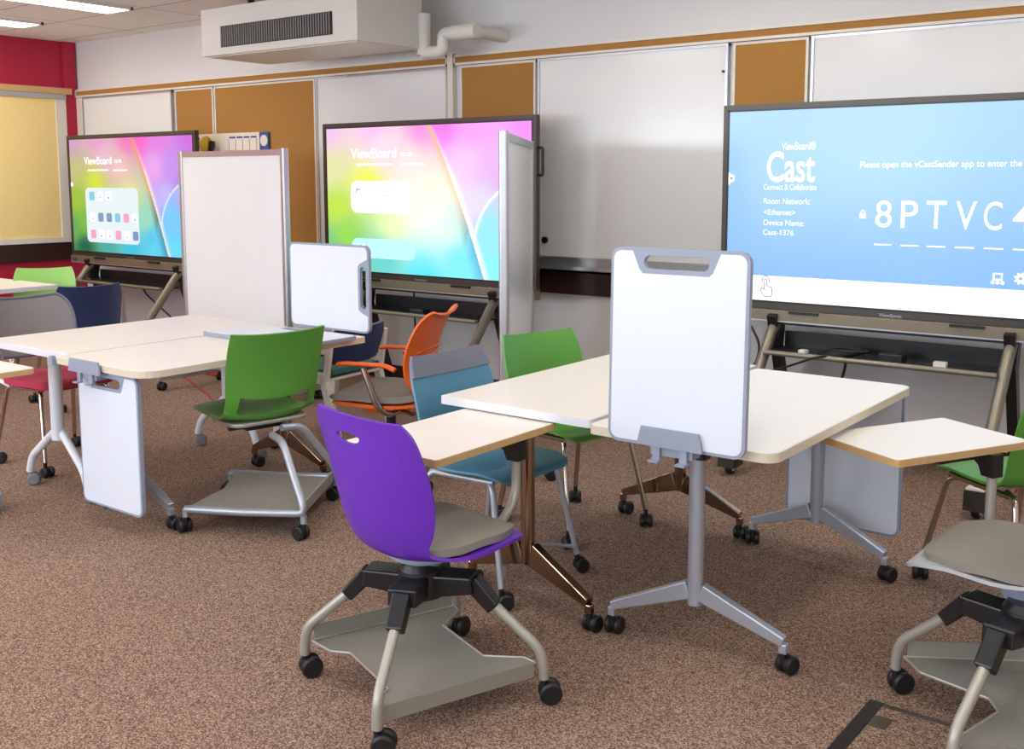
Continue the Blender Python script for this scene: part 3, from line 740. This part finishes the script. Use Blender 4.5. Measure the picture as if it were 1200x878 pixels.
# ------------------------------------------------------------------ tables
def board_dock(t, x, y, z, w=.17, m='rim'):
    bm = BM(); prism(bm, [(x-w/2, z-.028), (x+w/2, z-.028), (x+w/2-.012, z+.022), (x-w/2+.012, z+.022)], y-.034, y-.026, 'y')
    box(bm, x-w/2, x+w/2, y-.034, y+.02, z-.034, z-.028)
    for s in (-1, 1): box(bm, x+s*.045-.012, x+s*.045+.012, y-.03, y-.02, z-.075, z-.03); box(bm, x+s*.045-.016, x+s*.045+.016, y-.05, y-.02, z-.079, z-.073)
    box(bm, x-.07, x+.07, y-.018, y+.03, z-.062, z-.03)
    return link('board_dock', bm, M[m], t)
def verb_table(label, x0, x1, y0, y1, feet_y, colmats, edge, half=.278, zt=.73, r=(.05, .03, .03, .05), xc=None, castm='rubber', top='white', colx=None, skew=(0, 0)):
    cx = (x0+x1)/2; cy = (y0+y1)/2
    t = thing('flip_top_table', label, 'table', (cx, cy, 0))
    xc = cx if xc is None else xc; dx = xc-cx
    pts = rrect(x0-cx, x1-cx, y0-cy, y1-cy, r, 6)
    ins = rrect(x0-cx+.003, x1-cx-.003, y0-cy+.003, y1-cy-.003, tuple(max(0, q-.003) for q in r), 6)
    link('table_top', prism(BM(), ins, zt-.027, zt), M[top], t)
    link('edge_band', prism(BM(), pts, zt-.029, zt-.001, holes=[[(a*.995, b*.995) for a, b in ins]]), M[edge], t)
    yf = [f-cy for f in feet_y]
    bm = BM(); box(bm, dx-.04, dx+.04, min(yf), max(yf), zt-.062, zt-.034); link('under_beam', bm, M['black'], t)
    for k, y in enumerate(yf):
        m = M[colmats[k]]; s = -1 if k == 0 else 1
        bm = BM(); prism(bm, [(dx+.026*math.cos(a*PI/10), y+.022*math.sin(a*PI/10)) for a in range(20)], .165, .64); c = link('column', bm, m, t, smooth=50)
        bm = BM(); prism(bm, rrect(dx-.036, dx+.036, y-.029, y+.029, .015, 4), .64, zt-.029); box(bm, dx-.06, dx+.06, y-.015, y+.03, zt-.045, zt-.029)
        link('flip_bracket', bm, M['black'], t)
        for q in (-1, 1):
            hh = .058 if colmats[k] == 'silver' else .085
            bm = BM(); a = Vector((dx+q*.020, y, .225-hh*.25)); b = Vector((dx+q*half, y+q*skew[k], .105))
            beam(bm, a, b, .034, hh, .030); box(bm, b.x-.013, b.x+.013, b.y-.013, b.y+.013, .068, .10)
            f = link('foot', bm, m, t, bevel=.004)
            caster(f, dx+q*half, b.y, random.uniform(-.5, .5) + (0 if q > 0 else .3), castm)
    return t
tr = verb_table('white table with rounded corners behind the upright portable board', -1.815, -1.182, 2.735, 3.995, (2.885, 3.89), ('silver', 'silver'), 'edgec', xc=-1.50, half=.285, skew=(.035, -.04))
board_dock(tr, .016, 2.70-3.365, .750, w=.215)
tl = verb_table('white square-cornered table left of the upright portable board', -2.49, -1.842, 2.795, 4.06, (2.855, 3.955), ('bronze', 'bronze'), 'edgew', xc=-2.14, half=.285, skew=(-.04, .0), r=(.012,)*4)
tb = verb_table('greyer white table with board hanging at its front, behind the green chair', -4.405, -3.735, 2.41, 3.66, (2.60, 3.47), ('silver', 'bronze'), 'edgec', xc=-4.13, half=.262, r=(.03, .012, .03, .10))
board_dock(tb, -.07, 2.425-3.035, .722, w=.24)
link('gap_clip', bx(-.350, -.325, -.640, -.622, .695, .735), M['rim'], tb)
# table with white tube legs
def tube_leg_table(label, x0, x1, y0, y1, feet_y, xcl, zt=.73, half=.26, mm='whitepaint', cast='greycast'):
    cx = (x0+x1)/2; cy = (y0+y1)/2; t = thing('folding_table', label, 'table', (cx, cy, 0)); dx = xcl-cx
    pts = rrect(x0-cx, x1-cx, y0-cy, y1-cy, .015, 3); ins = rrect(x0-cx+.003, x1-cx-.003, y0-cy+.003, y1-cy-.003, .012, 3)
    link('table_top', prism(BM(), ins, zt-.027, zt), M['white'], t)
    link('edge_band', prism(BM(), pts, zt-.032, zt-.001, holes=[[(a*.995, b*.995) for a, b in ins]]), M['edgew'], t)
    for fy in feet_y:
        y = fy-cy
        bm = BM(); tube(bm, [(dx+.02, y, zt-.03), (dx+.02, y, .27)], .030, fil=0); l = link('leg', bm, M[mm], t, smooth=50)
        for q in (-1, 1):
            bm = BM(); tube(bm, [(dx+.02+q*.01, y+q*.01, .31), (dx+q*(half-.03), y, .15), (dx+q*half, y, .07)], .019, fil=.05); f = link('foot', bm, M[mm], t, smooth=50)
            caster(f, dx+q*half, y, -.5+q*.2, cast)
    link('under_beam', bx(dx-.02, dx+.05, feet_y[0]-cy, feet_y[1]-cy, zt-.06, zt-.034), M[mm], t)
    return t
tube_leg_table('white table on white tube legs at the left edge, nearest the camera', -5.16, -4.42, 2.485, 3.68, (2.60, 3.58), -4.77)
tube_leg_table('white table with white legs in the far left, before the red wall', -9.0, -7.45, 3.45, 4.15, (3.6, 4.0), -8.2, half=.3)

# ------------------------------------------------------------------ chairs
def oval_slot(w, h, z, y0=-.8, y1=.0, tilt=0):
    return prism(BM(), [(w*math.cos(a*PI/12), z + h*math.sin(a*PI/12)) for a in range(24)], y0, y1, 'y')
SHELL_PROF = [(.215, .428), (.20, .448), (.12, .452), (0, .442), (-.11, .440), (-.175, .470), (-.205, .54), (-.225, .64), (-.250, .74), (-.275, .815)]
SHELL_W = [.165, .195, .215, .222, .222, .222, .222, .222, .218, .195]
SHELL_C = [-.01, -.005, .008, .014, .022, .040, .050, .046, .040, .034]
def chair_shell(t, m, slot=True, seatz=0.0, padm=None):
    g = shell_grid([(a, b+seatz) for a, b in SHELL_PROF], SHELL_W, SHELL_C)
    o = link('seat_shell', shell_bm(g, .009), m, t, smooth=38)
    if slot:
        z = .515+seatz
        cut(o, [prism(BM(), [(-.15, z-.018), (.15, z-.018), (.165, z+.0), (.15, z+.028), (-.15, z+.022), (-.165, z)], -.6, -.1, 'y')])
    return o
def four_leg(t, m, castm='rubber', bar=False):
    fr = BM()
    for s in (-1, 1): tube(fr, [(s*.175, .15, .428), (s*.175, -.16, .418)], .011, fil=0)
    tube(fr, [(-.175, .0, .424), (.175, .0, .424)], .010, fil=0); f = link('seat_frame', fr, m, t, smooth=50)
    for s in (-1, 1):
        for y0, y1 in ((.15, .225), (-.16, -.235)):
            bm = BM(); tube(bm, [(s*.155, y0*.6, .424), (s*.185, y0, .420), (s*.225, y1, .072)], .0115, fil=.035); l = link('leg', bm, m, t, smooth=50)
            caster(l, s*.225, y1, random.uniform(-1, 1), castm, r=.028)
    if bar:
        bm = BM(); tube(bm, [(-.222, .222, .10), (-.1, .15, .13), (.1, .15, .13), (.222, .222, .10)], .008, fil=.06); link('stretcher', bm, m, t, smooth=50)
def four_leg_chair(label, x, y, rz, m, metal='chrome', castm='rubber', bar=False, slot=False):
    t = thing('shell_chair', label, 'chair', (x, y, 0), rz)
    chair_shell(t, M[m], slot); four_leg(t, M[metal], castm, bar)
    return t
# tray-base chairs: purple and grey
BAS_PROF = [(.262, .428), (.255, .434), (.235, .444), (.20, .451), (.13, .452), (0, .436), (-.10, .430), (-.165, .452), (-.205, .52), (-.225, .62), (-.238, .73), (-.245, .815), (-.25, .855)]
BAS_W = [.05, .105, .160, .205, .230, .232, .198, .186, .212, .232, .236, .225, .190]
BAS_C = [.0, .0, .001, .002, .008, .014, .028, .045, .072, .075, .055, .032, .018]
def tray_base(t, bx_, by_, ba, n0=.065, n1=.105):
    """four legs on a square of casters turned by ba, centred on (bx_,by_) in the chair's frame"""
    R = Matrix.Translation((bx_, by_, 0)) @ Matrix.Rotation(ba, 4, 'Z')
    bm = BM(); cyl(bm, (bx_, by_, .30), .075, .075, seg=28, r2=.065); cyl(bm, (bx_, by_, .375), .062, .02, seg=28, r2=.05)
    hub = link('hub', bm, M['black'], t, smooth=40)
    h = .262
    for sx in (-1, 1):
        for sy in (-1, 1):
            d = Vector((sx, sy, 0)).normalized()
            bm = BM()
            p = [d*.04, d*.13, d*.20]; zz = (.345, .350, .285)
            beam(bm, R @ Vector((*(d*.05).xy, .335)), R @ Vector((*(d*.165).xy, .345)), .085, .065, .05)
            beam(bm, R @ Vector((*(d*.155).xy, .350)), R @ Vector((*(d*.225).xy, .275)), .05, .05, .042)
            link('hub_arm', bm, M['black'], t, bevel=.006)
            c = Vector((sx*h, sy*h, 0))
            bm = BM(); tube(bm, [R @ Vector((*(d*.205).xy, .296)), R @ Vector((c.x*.985, c.y*.985, .155)), R @ Vector((c.x, c.y, .072))], .0150, fil=.045)
            l = link('leg', bm, M['taupe'], t, smooth=50)
            q = R @ c; caster(l, q.x, q.y, ba + random.uniform(-.8, .8), r=.033)
    # tray with notched sides and raised lips
    bm = BM(); a, b = .245, .245
    out = [(-a, -b), (-a+.10, -b+.02), (-a+.08+n0, -b+n0), (a-.02-n0, -b+n0), (a-.045, -b+.02), (a, -b), (a, b), (a-.045, b-.01), (a-.015-n1, b-n1), (-a+.015+n1, b-n1), (-a+.045, b-.01), (-a, b)]
    prism(bm, out, .112, .117, mx=R)
    tr = link('book_tray', bm, M['traygrey'], t)
    bm = BM()
    box(bm, -a-.004, -a, -b+.01, b-.01, .112, .165, R); link('tray_lip', bm, M['traygrey'], tr)
    bm = BM(); box(bm, a, a+.004, -b+.01, b-.01, .078, .122, R); link('tray_lip', bm, M['traygrey'], tr)
    bm = BM()
    loop = [R @ Vector((p[0], p[1], .118)) for p in out + [out[0]]]
    for p0, p1 in zip(loop, loop[1:]): tube(bm, [p0, p1], .0035, seg=6, fil=0)
    link('tray_wire', bm, M['taupe'], tr)
def tablet_arm(t, cxy, seatpt, tab, zo=0.0, zl=.47):
    """cxy: column top in the chair frame; tab: (x0,x1,y0,y1,angle) of the work surface in the chair frame"""
    bm = BM()
    tube(bm, [(seatpt[0]*.4, seatpt[1]*.4, .405), (seatpt[0], seatpt[1], .415), (cxy[0], cxy[1], zl), (cxy[0], cxy[1], .62)], .0150, fil=.10)
    link('arm_post', bm, M['taupe'], t, smooth=50)
    R = Matrix.Translation((tab[0], tab[1], 0)) @ Matrix.Rotation(tab[4], 4, 'Z')
    Ri = R.inverted(); c = Ri @ Vector((cxy[0], cxy[1], 0))
    bm = BM(); sg = -1 if c.x > 0 else 1
    prism(bm, [(c.x-.022, .585+zo), (c.x+.022, .585+zo), (c.x+.022, .652+zo), (c.x+.022, .658+zo), (c.x+sg*.16, .658+zo), (c.x+sg*.14, .648+zo), (c.x+sg*.07, .640+zo), (c.x+sg*.035, .615+zo)] if sg > 0 else
              [(c.x+.022, .585+zo), (c.x-.022, .585+zo), (c.x-.035, .615+zo), (c.x-.07, .640+zo), (c.x-.14, .648+zo), (c.x-.16, .658+zo), (c.x+.022, .658+zo)], c.y-.022, c.y+.022, 'y', mx=R)
    link('arm_bracket', bm, M['black'], t)
    w, h = tab[2]/2, tab[3]/2
    link('work_surface', prism(BM(), rrect(-w+.003, w-.003, -h+.003, h-.003, .012, 4), .659+zo, .681+zo, mx=R), M['white'], t)
    pts = rrect(-w, w, -h, h, .015, 4)
    link('edge_band', prism(BM(), pts, .658+zo, .680+zo, mx=R, holes=[[(p[0]*.99, p[1]*.99) for p in rrect(-w+.003, w-.003, -h+.003, h-.003, .012, 4)]]), M['ply'], t)
def pad_on(t, m, w=.208, y0=-.155, y1=.240):
    g = shell_grid([(y1, .448), (y1-.012, .456), (y1-.04, .466), (.12, .472), (.04, .468), (-.04, .458), (y0+.04, .456), (y0+.012, .460), (y0, .463)],
                   [w*.25, w*.55, w*.80, w, w, w*.97, w*.82, w*.62, w*.30], [0, 0, 0, .002, .006, .010, .014, .016, .016])
    return link('seat_pad', shell_bm(g, .022), M[m], t, smooth=60)
def node_chair(label, x, y, rz, m, base, tab=None, col=None, sp=None, handle=True, zo=0.0, zl=.47, front=None, padw=.208):
    t = thing('tablet_chair', label, 'chair', (x, y, 0), rz)
    g = shell_grid(BAS_PROF, (front + BAS_W[len(front):]) if front else BAS_W, BAS_C, nv=28, sub=6)
    o = link('seat_shell', shell_bm(g, .010), M[m], t, smooth=38)
    if handle: cut(o, [prism(BM(), [(.058*math.cos(a*PI/12)-.03, .792+(.019 if a > 12 else .012)*math.sin(a*PI/12)) for a in range(24)], -.5, -.1, 'y')])
    pad_on(t, 'pad', padw)
    bm = BM(); cyl(bm, (base[0]*.6, base[1]*.6, .385), .062, .040, seg=28, r2=.075); cyl(bm, (0, 0, .405), .11, .015, seg=28); link('swivel_collar', bm, M['rim'], t, smooth=40)
    tray_base(t, *base)
    if tab: tablet_arm(t, col, sp, tab, zo, zl)
    return t
def to_local(px, py, x, y, rz):
    dx, dy = px-x, py-y; c, s = math.cos(-rz), math.sin(-rz); return (c*dx - s*dy, s*dx + c*dy)
# purple chair, nearest
px_, py_, prz = -2.055, 2.235, math.radians(-9)
pb = to_local(-2.035, 2.19, px_, py_, prz)
cl = to_local(-2.03, 2.645, px_, py_, prz); tc_ = to_local(-2.185, 2.517, px_, py_, prz)
node_chair('purple tablet chair with grey seat pad in the foreground', px_, py_, prz, 'purple', (pb[0], pb[1], math.radians(-20.6)-prz), tab=(tc_[0], tc_[1], .39, .60, -prz), col=cl, sp=to_local(-1.975, 2.46, px_, py_, prz), zo=.015)
# grey chair at the right edge
gx, gy, grz = -.592, 3.08, math.radians(88)
bl = to_local(-.545, 2.93, gx, gy, grz); cl = to_local(-.76, 3.42, gx, gy, grz); tc_ = to_local(-.972, 3.405, gx, gy, grz)
node_chair('light grey tablet chair cut off by the right edge', gx, gy, grz, 'shellgrey', (bl[0], bl[1], math.radians(-58)-grz, .16, .16), tab=(tc_[0], tc_[1], .37, .56, math.radians(-28.5)-grz), col=cl, sp=to_local(-.74, 3.36, gx, gy, grz), zl=.425, front=[.16, .185, .205, .22, .232], padw=.222)

# green chair on a low tray base, left centre
gcx, gcy, gcr = -3.86, 3.065, math.radians(79)
t = thing('tray_base_chair', 'green shell chair seen from behind on a low grey tray base', 'chair', (gcx, gcy, 0), gcr)
gp = [(.30, .440), (.275, .456), (.15, .455), (0, .440), (-.10, .432), (-.17, .452), (-.205, .53), (-.215, .63), (-.235, .74), (-.262, .835)]
gw = [.14, .18, .215, .225, .225, .222, .222, .228, .232, .228]; gcu = [-.02, -.012, .004, .014, .03, .06, .06, .050, .040, .034]
o = link('seat_shell', shell_bm(shell_grid(gp, gw, gcu, nv=28, sub=6), .011), M['green'], t, smooth=38)
cut(o, [prism(BM(), [(-.155, .470), (.155, .470), (.178, .485), (.170, .556), (.10, .543), (0, .538), (-.10, .543), (-.170, .556), (-.178, .485)], -.6, -.1, 'y')])
link('seat_pan', prism(BM(), rrect(-.19, .19, -.16, .10, .06), .412, .432), M['taupe'], t, bevel=.008)
bm = BM(); box(bm, -.09, .09, -.08, .08, .375, .405); cyl(bm, (-.14, 0, .39), .02, .28, 'x'); link('tilt_mechanism', bm, M['black'], t, bevel=.006)
def loc2(px, py): return to_local(px, py, gcx, gcy, gcr)
cc = {'a': (-3.79, 2.62), 'b': (-3.315, 2.86), 'c': (-3.62, 3.33), 'd': (-4.095, 3.09)}
A, B_, Cc, D = [Vector((*loc2(*cc[k]), 0)) for k in 'abcd']
for (top, low, far) in (((-.13, 0), B_, A), ((.13, 0), Cc, D)):
    pass
for s, low, far in ((-1, B_, A), (1, Cc, D)):
    # side frames: from the mechanism out, down to the rear caster and forward along the floor
    sgn = 1 if low.x > 0 else -1
    bc = (A+B_+Cc+D)/4; o_ = bc + (low-bc)*.25; o2_ = bc + (low-bc)*.52
    bm = BM(); tube(bm, [(o_.x, o_.y, .39), (o2_.x, o2_.y, .385), (low.x*.98, low.y*.98, .16), (low.x, low.y, .115), tuple(far*0.5 + low*0.5 + Vector((0, 0, .105))), (far.x, far.y, .105)], .0165, fil=.05)
    link('leg', bm, M['silver'], t, smooth=50)
for k, p in enumerate((A, B_, Cc, D)):
    bm = BM(); cyl(bm, (p.x, p.y, .072), .014, .034, seg=12); l = link('caster_stem', bm, M['silver'], t); caster(l, p.x, p.y, .3*k, r=.031)
bm = BM(); cen = (A+B_+Cc+D)/4
q = [cen + (p-cen)*.93 for p in (A, B_, Cc, D)]
mid = (q[0]+q[3])/2*.9 + cen*.1
outl = [q[0], q[1], q[2], q[3], q[3]*.8+q[0]*.2 + (cen-q[0])*.10, mid + (cen-mid)*.12, q[0]*.85+q[3]*.15 + (cen-q[0])*.06]
prism(bm, [(p.x, p.y) for p in outl], .108, .116)
tr_ = link('book_tray', bm, M['traygrey'], t)
bm = BM(); beam(bm, (q[1].x, q[1].y, .118), (q[2].x, q[2].y, .118), .012, .05); link('tray_lip', bm, M['taupe'], tr_, bevel=.004)

# blue, green, navy and far chairs
b = four_leg_chair('teal blue shell chair tucked under the left square-cornered table', -2.43, 3.03, math.radians(-92), 'blue', 'silver', bar=True)
# grey liner on the front of its back
g = shell_grid([(-.249, .755), (-.261, .79), (-.270, .815), (-.277, .832)], [.217, .210, .198, .185], [.044, .041, .037, .034])
link('back_rim', shell_bm(g, .012), M['greyback'], b, smooth=40)['label'] = 'slate grey upper edge of the backrest'
four_leg_chair('green shell chair behind the square-cornered table, in front of the edge-on divider', -2.54, 3.72, math.radians(-104), 'green', 'chrome')
g3 = four_leg_chair('green shell chair under the tan-edged work surface at the right edge', -.80, 4.02, math.radians(58), 'green', 'chrome')
four_leg_chair('navy blue shell chair seen from behind at the left', -6.62, 3.80, math.radians(80), 'navy', 'chrome')
four_leg_chair('pale green shell chair against the red wall at far left', -7.72, 4.17, math.radians(-122), 'lightgreen', 'chrome')
four_leg_chair('orange chair peeking in at the left frame edge', -7.55, 3.05, math.radians(20), 'orange', 'chrome')

# orange armchair with ribbed back
ox, oy, orz = -3.66, 3.74, math.radians(112)
t = thing('office_chair', 'orange armchair with a ribbed back and grey seat pad', 'chair', (ox, oy, 0), orz); t.scale = (1, 1, .95)
P = [(-.205, .47), (-.215, .54), (-.205, .62), (-.215, .72), (-.255, .83), (-.285, .885), (-.310, .902)]
o = link('backrest', shell_bm(shell_grid(P, [.16, .20, .222, .225, .215, .19, .17], [.02, .035, .045, .045, .04, .03, .025], nv=24, sub=6), .012), M['orange'], t, smooth=38)
bm = BM()
for k in range(5):
    z = .575+k*.034; y = -.213 - 1.2*(z-.62)**2
    tube(bm, [(-.16, y+.020, z), (-.12, y+.010, z+.004), (-.08, y+.004, z+.006), (0, y, z+.008), (.08, y+.004, z+.006), (.12, y+.010, z+.004), (.16, y+.020, z)], .0060, seg=8, fil=.03)
link('back_rib', bm, M['orange'], o, smooth=50)
g = shell_grid([(.235, .452), (.21, .475), (.10, .480), (0, .474), (-.12, .472), (-.19, .476)], [.17, .215, .235, .235, .225, .19], [0, 0, .004, .006, .008, .01])
link('seat_pad', shell_bm(g, .034), M['pad'], t, smooth=60)
g = shell_grid([(.235, .438), (.20, .450), (.10, .448), (0, .442), (-.12, .442), (-.20, .448)], [.175, .22, .238, .238, .228, .19], [0]*6)
link('seat_pan', shell_bm(g, .016), M['orange'], t, smooth=60)
bm = BM(); box(bm, -.09, .09, -.10, .10, .375, .435); link('tilt_mechanism', bm, M['orange'], t, bevel=.01)
bm = BM(); cyl(bm, (0, 0, .20), .025, .18); cyl(bm, (0, 0, .10), .04, .12); link('gas_post', bm, M['black'], t, smooth=50)
for s in (-1, 1):
    bm = BM(); tube(bm, [(s*.08, -.08, .395), (s*.22, -.08, .40), (s*.265, -.04, .45), (s*.265, .03, .645)], .012, fil=.05, flat=1.4)
    a = link('arm_post', bm, M['chrome'], t, smooth=50)
    bm = BM(); tube(bm, [(s*.262, -.13, .640), (s*.262, -.08, .662), (s*.262, .13, .664), (s*.258, .16, .658)], .022, fil=.04, flat=.5); link('arm_pad', bm, M['orange'], a, smooth=50)
    bm = BM(); tube(bm, [(s*.10, -.09, .405), (s*.19, -.20, .40), (s*.20, -.235, .45), (s*.195, -.215, .53)], .010, fil=.04); link('back_support', bm, M['chrome'], t, smooth=50)
for k in range(5):
    a = 2*PI*k/5 + .3; d = Vector((math.cos(a), math.sin(a), 0))
    bm = BM(); beam(bm, d*.02 + Vector((0, 0, .125)), d*.29 + Vector((0, 0, .085)), .035, .05, .025); l = link('leg', bm, M['silver'], t, bevel=.004)
    caster(l, d.x*.285, d.y*.285, a, r=.03)

# mesh back chair with raspberry seat
t = thing('mesh_back_chair', 'grey mesh back chair with a raspberry seat at the left', 'chair', (-5.33, 2.93, 0), math.radians(-88))
g = shell_grid([(-.20, .56), (-.225, .64), (-.25, .74), (-.27, .82), (-.285, .865)], [.20, .225, .232, .215, .17], [.05, .055, .055, .045, .03])
bk = link('backrest', shell_bm(g, .005), M['mesh'], t, smooth=50)
bm = BM(); edge = [r[0] for r in g] + [q for q in g[-1][1:-1]] + [r[-1] for r in g[::-1]] + [q for q in g[0][::-1][1:]]
tube(bm, [tuple(p) for p in edge], .009, seg=8, fil=0); link('back_frame', bm, M['greyback'], bk, smooth=60)
g = shell_grid([(.24, .435), (.215, .460), (.10, .465), (0, .460), (-.12, .460), (-.20, .465)], [.16, .21, .23, .23, .22, .19], [0]*6)
link('seat_pad', shell_bm(g, .035), M['padred'], t, smooth=60)
bm = BM()
for s in (-1, 1): tube(bm, [(s*.20, -.10, .43), (s*.215, -.22, .46), (s*.215, -.22, .60)], .012, fil=.04)
link('back_support', bm, M['whitepaint'], t, smooth=50)
four_leg(t, M['chrome'])

# white framed chair with dark teal seat behind the left table
t = thing('frame_chair', 'cream framed chair with teal seat and navy back beyond the left table', 'chair', (-4.42, 4.05, 0), math.radians(95))
g = shell_grid([(.20, .445), (.18, .460), (.06, .462), (-.08, .460), (-.18, .462)], [.17, .20, .21, .21, .19], [0]*5); link('seat_pad', shell_bm(g, .03), M['teal'], t, smooth=60)
g = shell_grid([(-.19, .50), (-.21, .58), (-.23, .66), (-.24, .70)], [.18, .20, .205, .19], [.03]*4); link('backrest', shell_bm(g, .02), M['navy'], t, smooth=60)
for s in (-1, 1):
    bm = BM(); beam(bm, (s*.225, .16, .68), (s*.225, .21, .09), .035, .045); beam(bm, (s*.225, .19, .43), (s*.225, -.16, .43), .035, .06); l = link('leg', bm, M['creampaint'], t, bevel=.003); caster(l, s*.225, .215, .4, r=.03, top=.085)
    bm = BM(); beam(bm, (s*.225, -.14, .45), (s*.225, -.24, .09), .035, .045); l = link('leg', bm, M['creampaint'], t, bevel=.003); caster(l, s*.225, -.245, .1, r=.03, top=.085)
    bm = BM(); beam(bm, (s*.225, .20, .685), (s*.225, -.18, .66), .045, .025); beam(bm, (s*.225, -.16, .42), (s*.225, -.20, .66), .03, .03); link('armrest', bm, M['creampaint'], t, bevel=.003)
link('seat_rail', bx(-.22, .22, -.17, .17, .415, .43), M['creampaint'], t)

# tablet edge at the left frame border
t = thing('small_desk', 'tan edged corner of a small desk at the left frame edge', 'desk', (-4.62, 2.16, 0))
link('table_top', prism(BM(), rrect(-.30, .29, -.17, .13, .03), .682, .704), M['ply'], t)
link('writing_top', prism(BM(), rrect(-.297, .287, -.167, .127, .028), .704, .706), M['white'], t)
bm = BM(); cyl(bm, (-.15, 0, .06), .02, .622, seg=16); link('post', bm, M['silver'], t, smooth=50)
bm = BM(); box(bm, -.30, .0, -.02, .02, .03, .07); box(bm, -.17, -.13, -.16, .16, .03, .07)
for a, b_ in ((-.29, 0), (-.01, 0), (-.15, .15), (-.15, -.15)): cyl(bm, (a, b_, 0), .02, .031, seg=12)
link('base', bm, M['silver'], t)

# red plastic case and cable on the floor beyond the left table
tag(link('red_case', prism(BM(), rrect(-7.05, -6.66, 4.95, 5.10, .03), .0, .09), M['redbox'], bevel=.01), 'red plastic case on the floor by the far wall', 'case')
bm = BM(); tube(bm, [(-5.75, 4.25, .006), (-6.1, 4.45, .006), (-6.5, 4.62, .006), (-6.9, 4.8, .006), (-7.2, 4.6, .006)], .005, seg=8, fil=.15)
tag(link('floor_cable', bm, M['redcable'], smooth=60), 'thin red cable on the carpet beyond the left table', 'cable')

# floor box at the bottom right
t = thing('floor_box', 'carpeted floor outlet box with a worn dark metal rim', 'floor box', (-.72, 2.70, 0))
bm = BM(); box(bm, -.205, .20, -.24, .20, .0, .003); link('lid', bm, M['carpet'], t)
bm = BM(); box(bm, -.225, -.185, -.26, .215, .0, .006); link('side_rim', bm, M['darkmetal'], t)
bm = BM(); box(bm, -.185, .22, .195, .215, .0, .005); box(bm, -.185, .22, -.26, -.24, 0, .005); box(bm, .2, .22, -.24, .195, 0, .005); link('rim', bm, M['brass'], t)
link('cable_flap', bx(-.183, -.135, .07, .135, .003, .006), M['brass'], t)
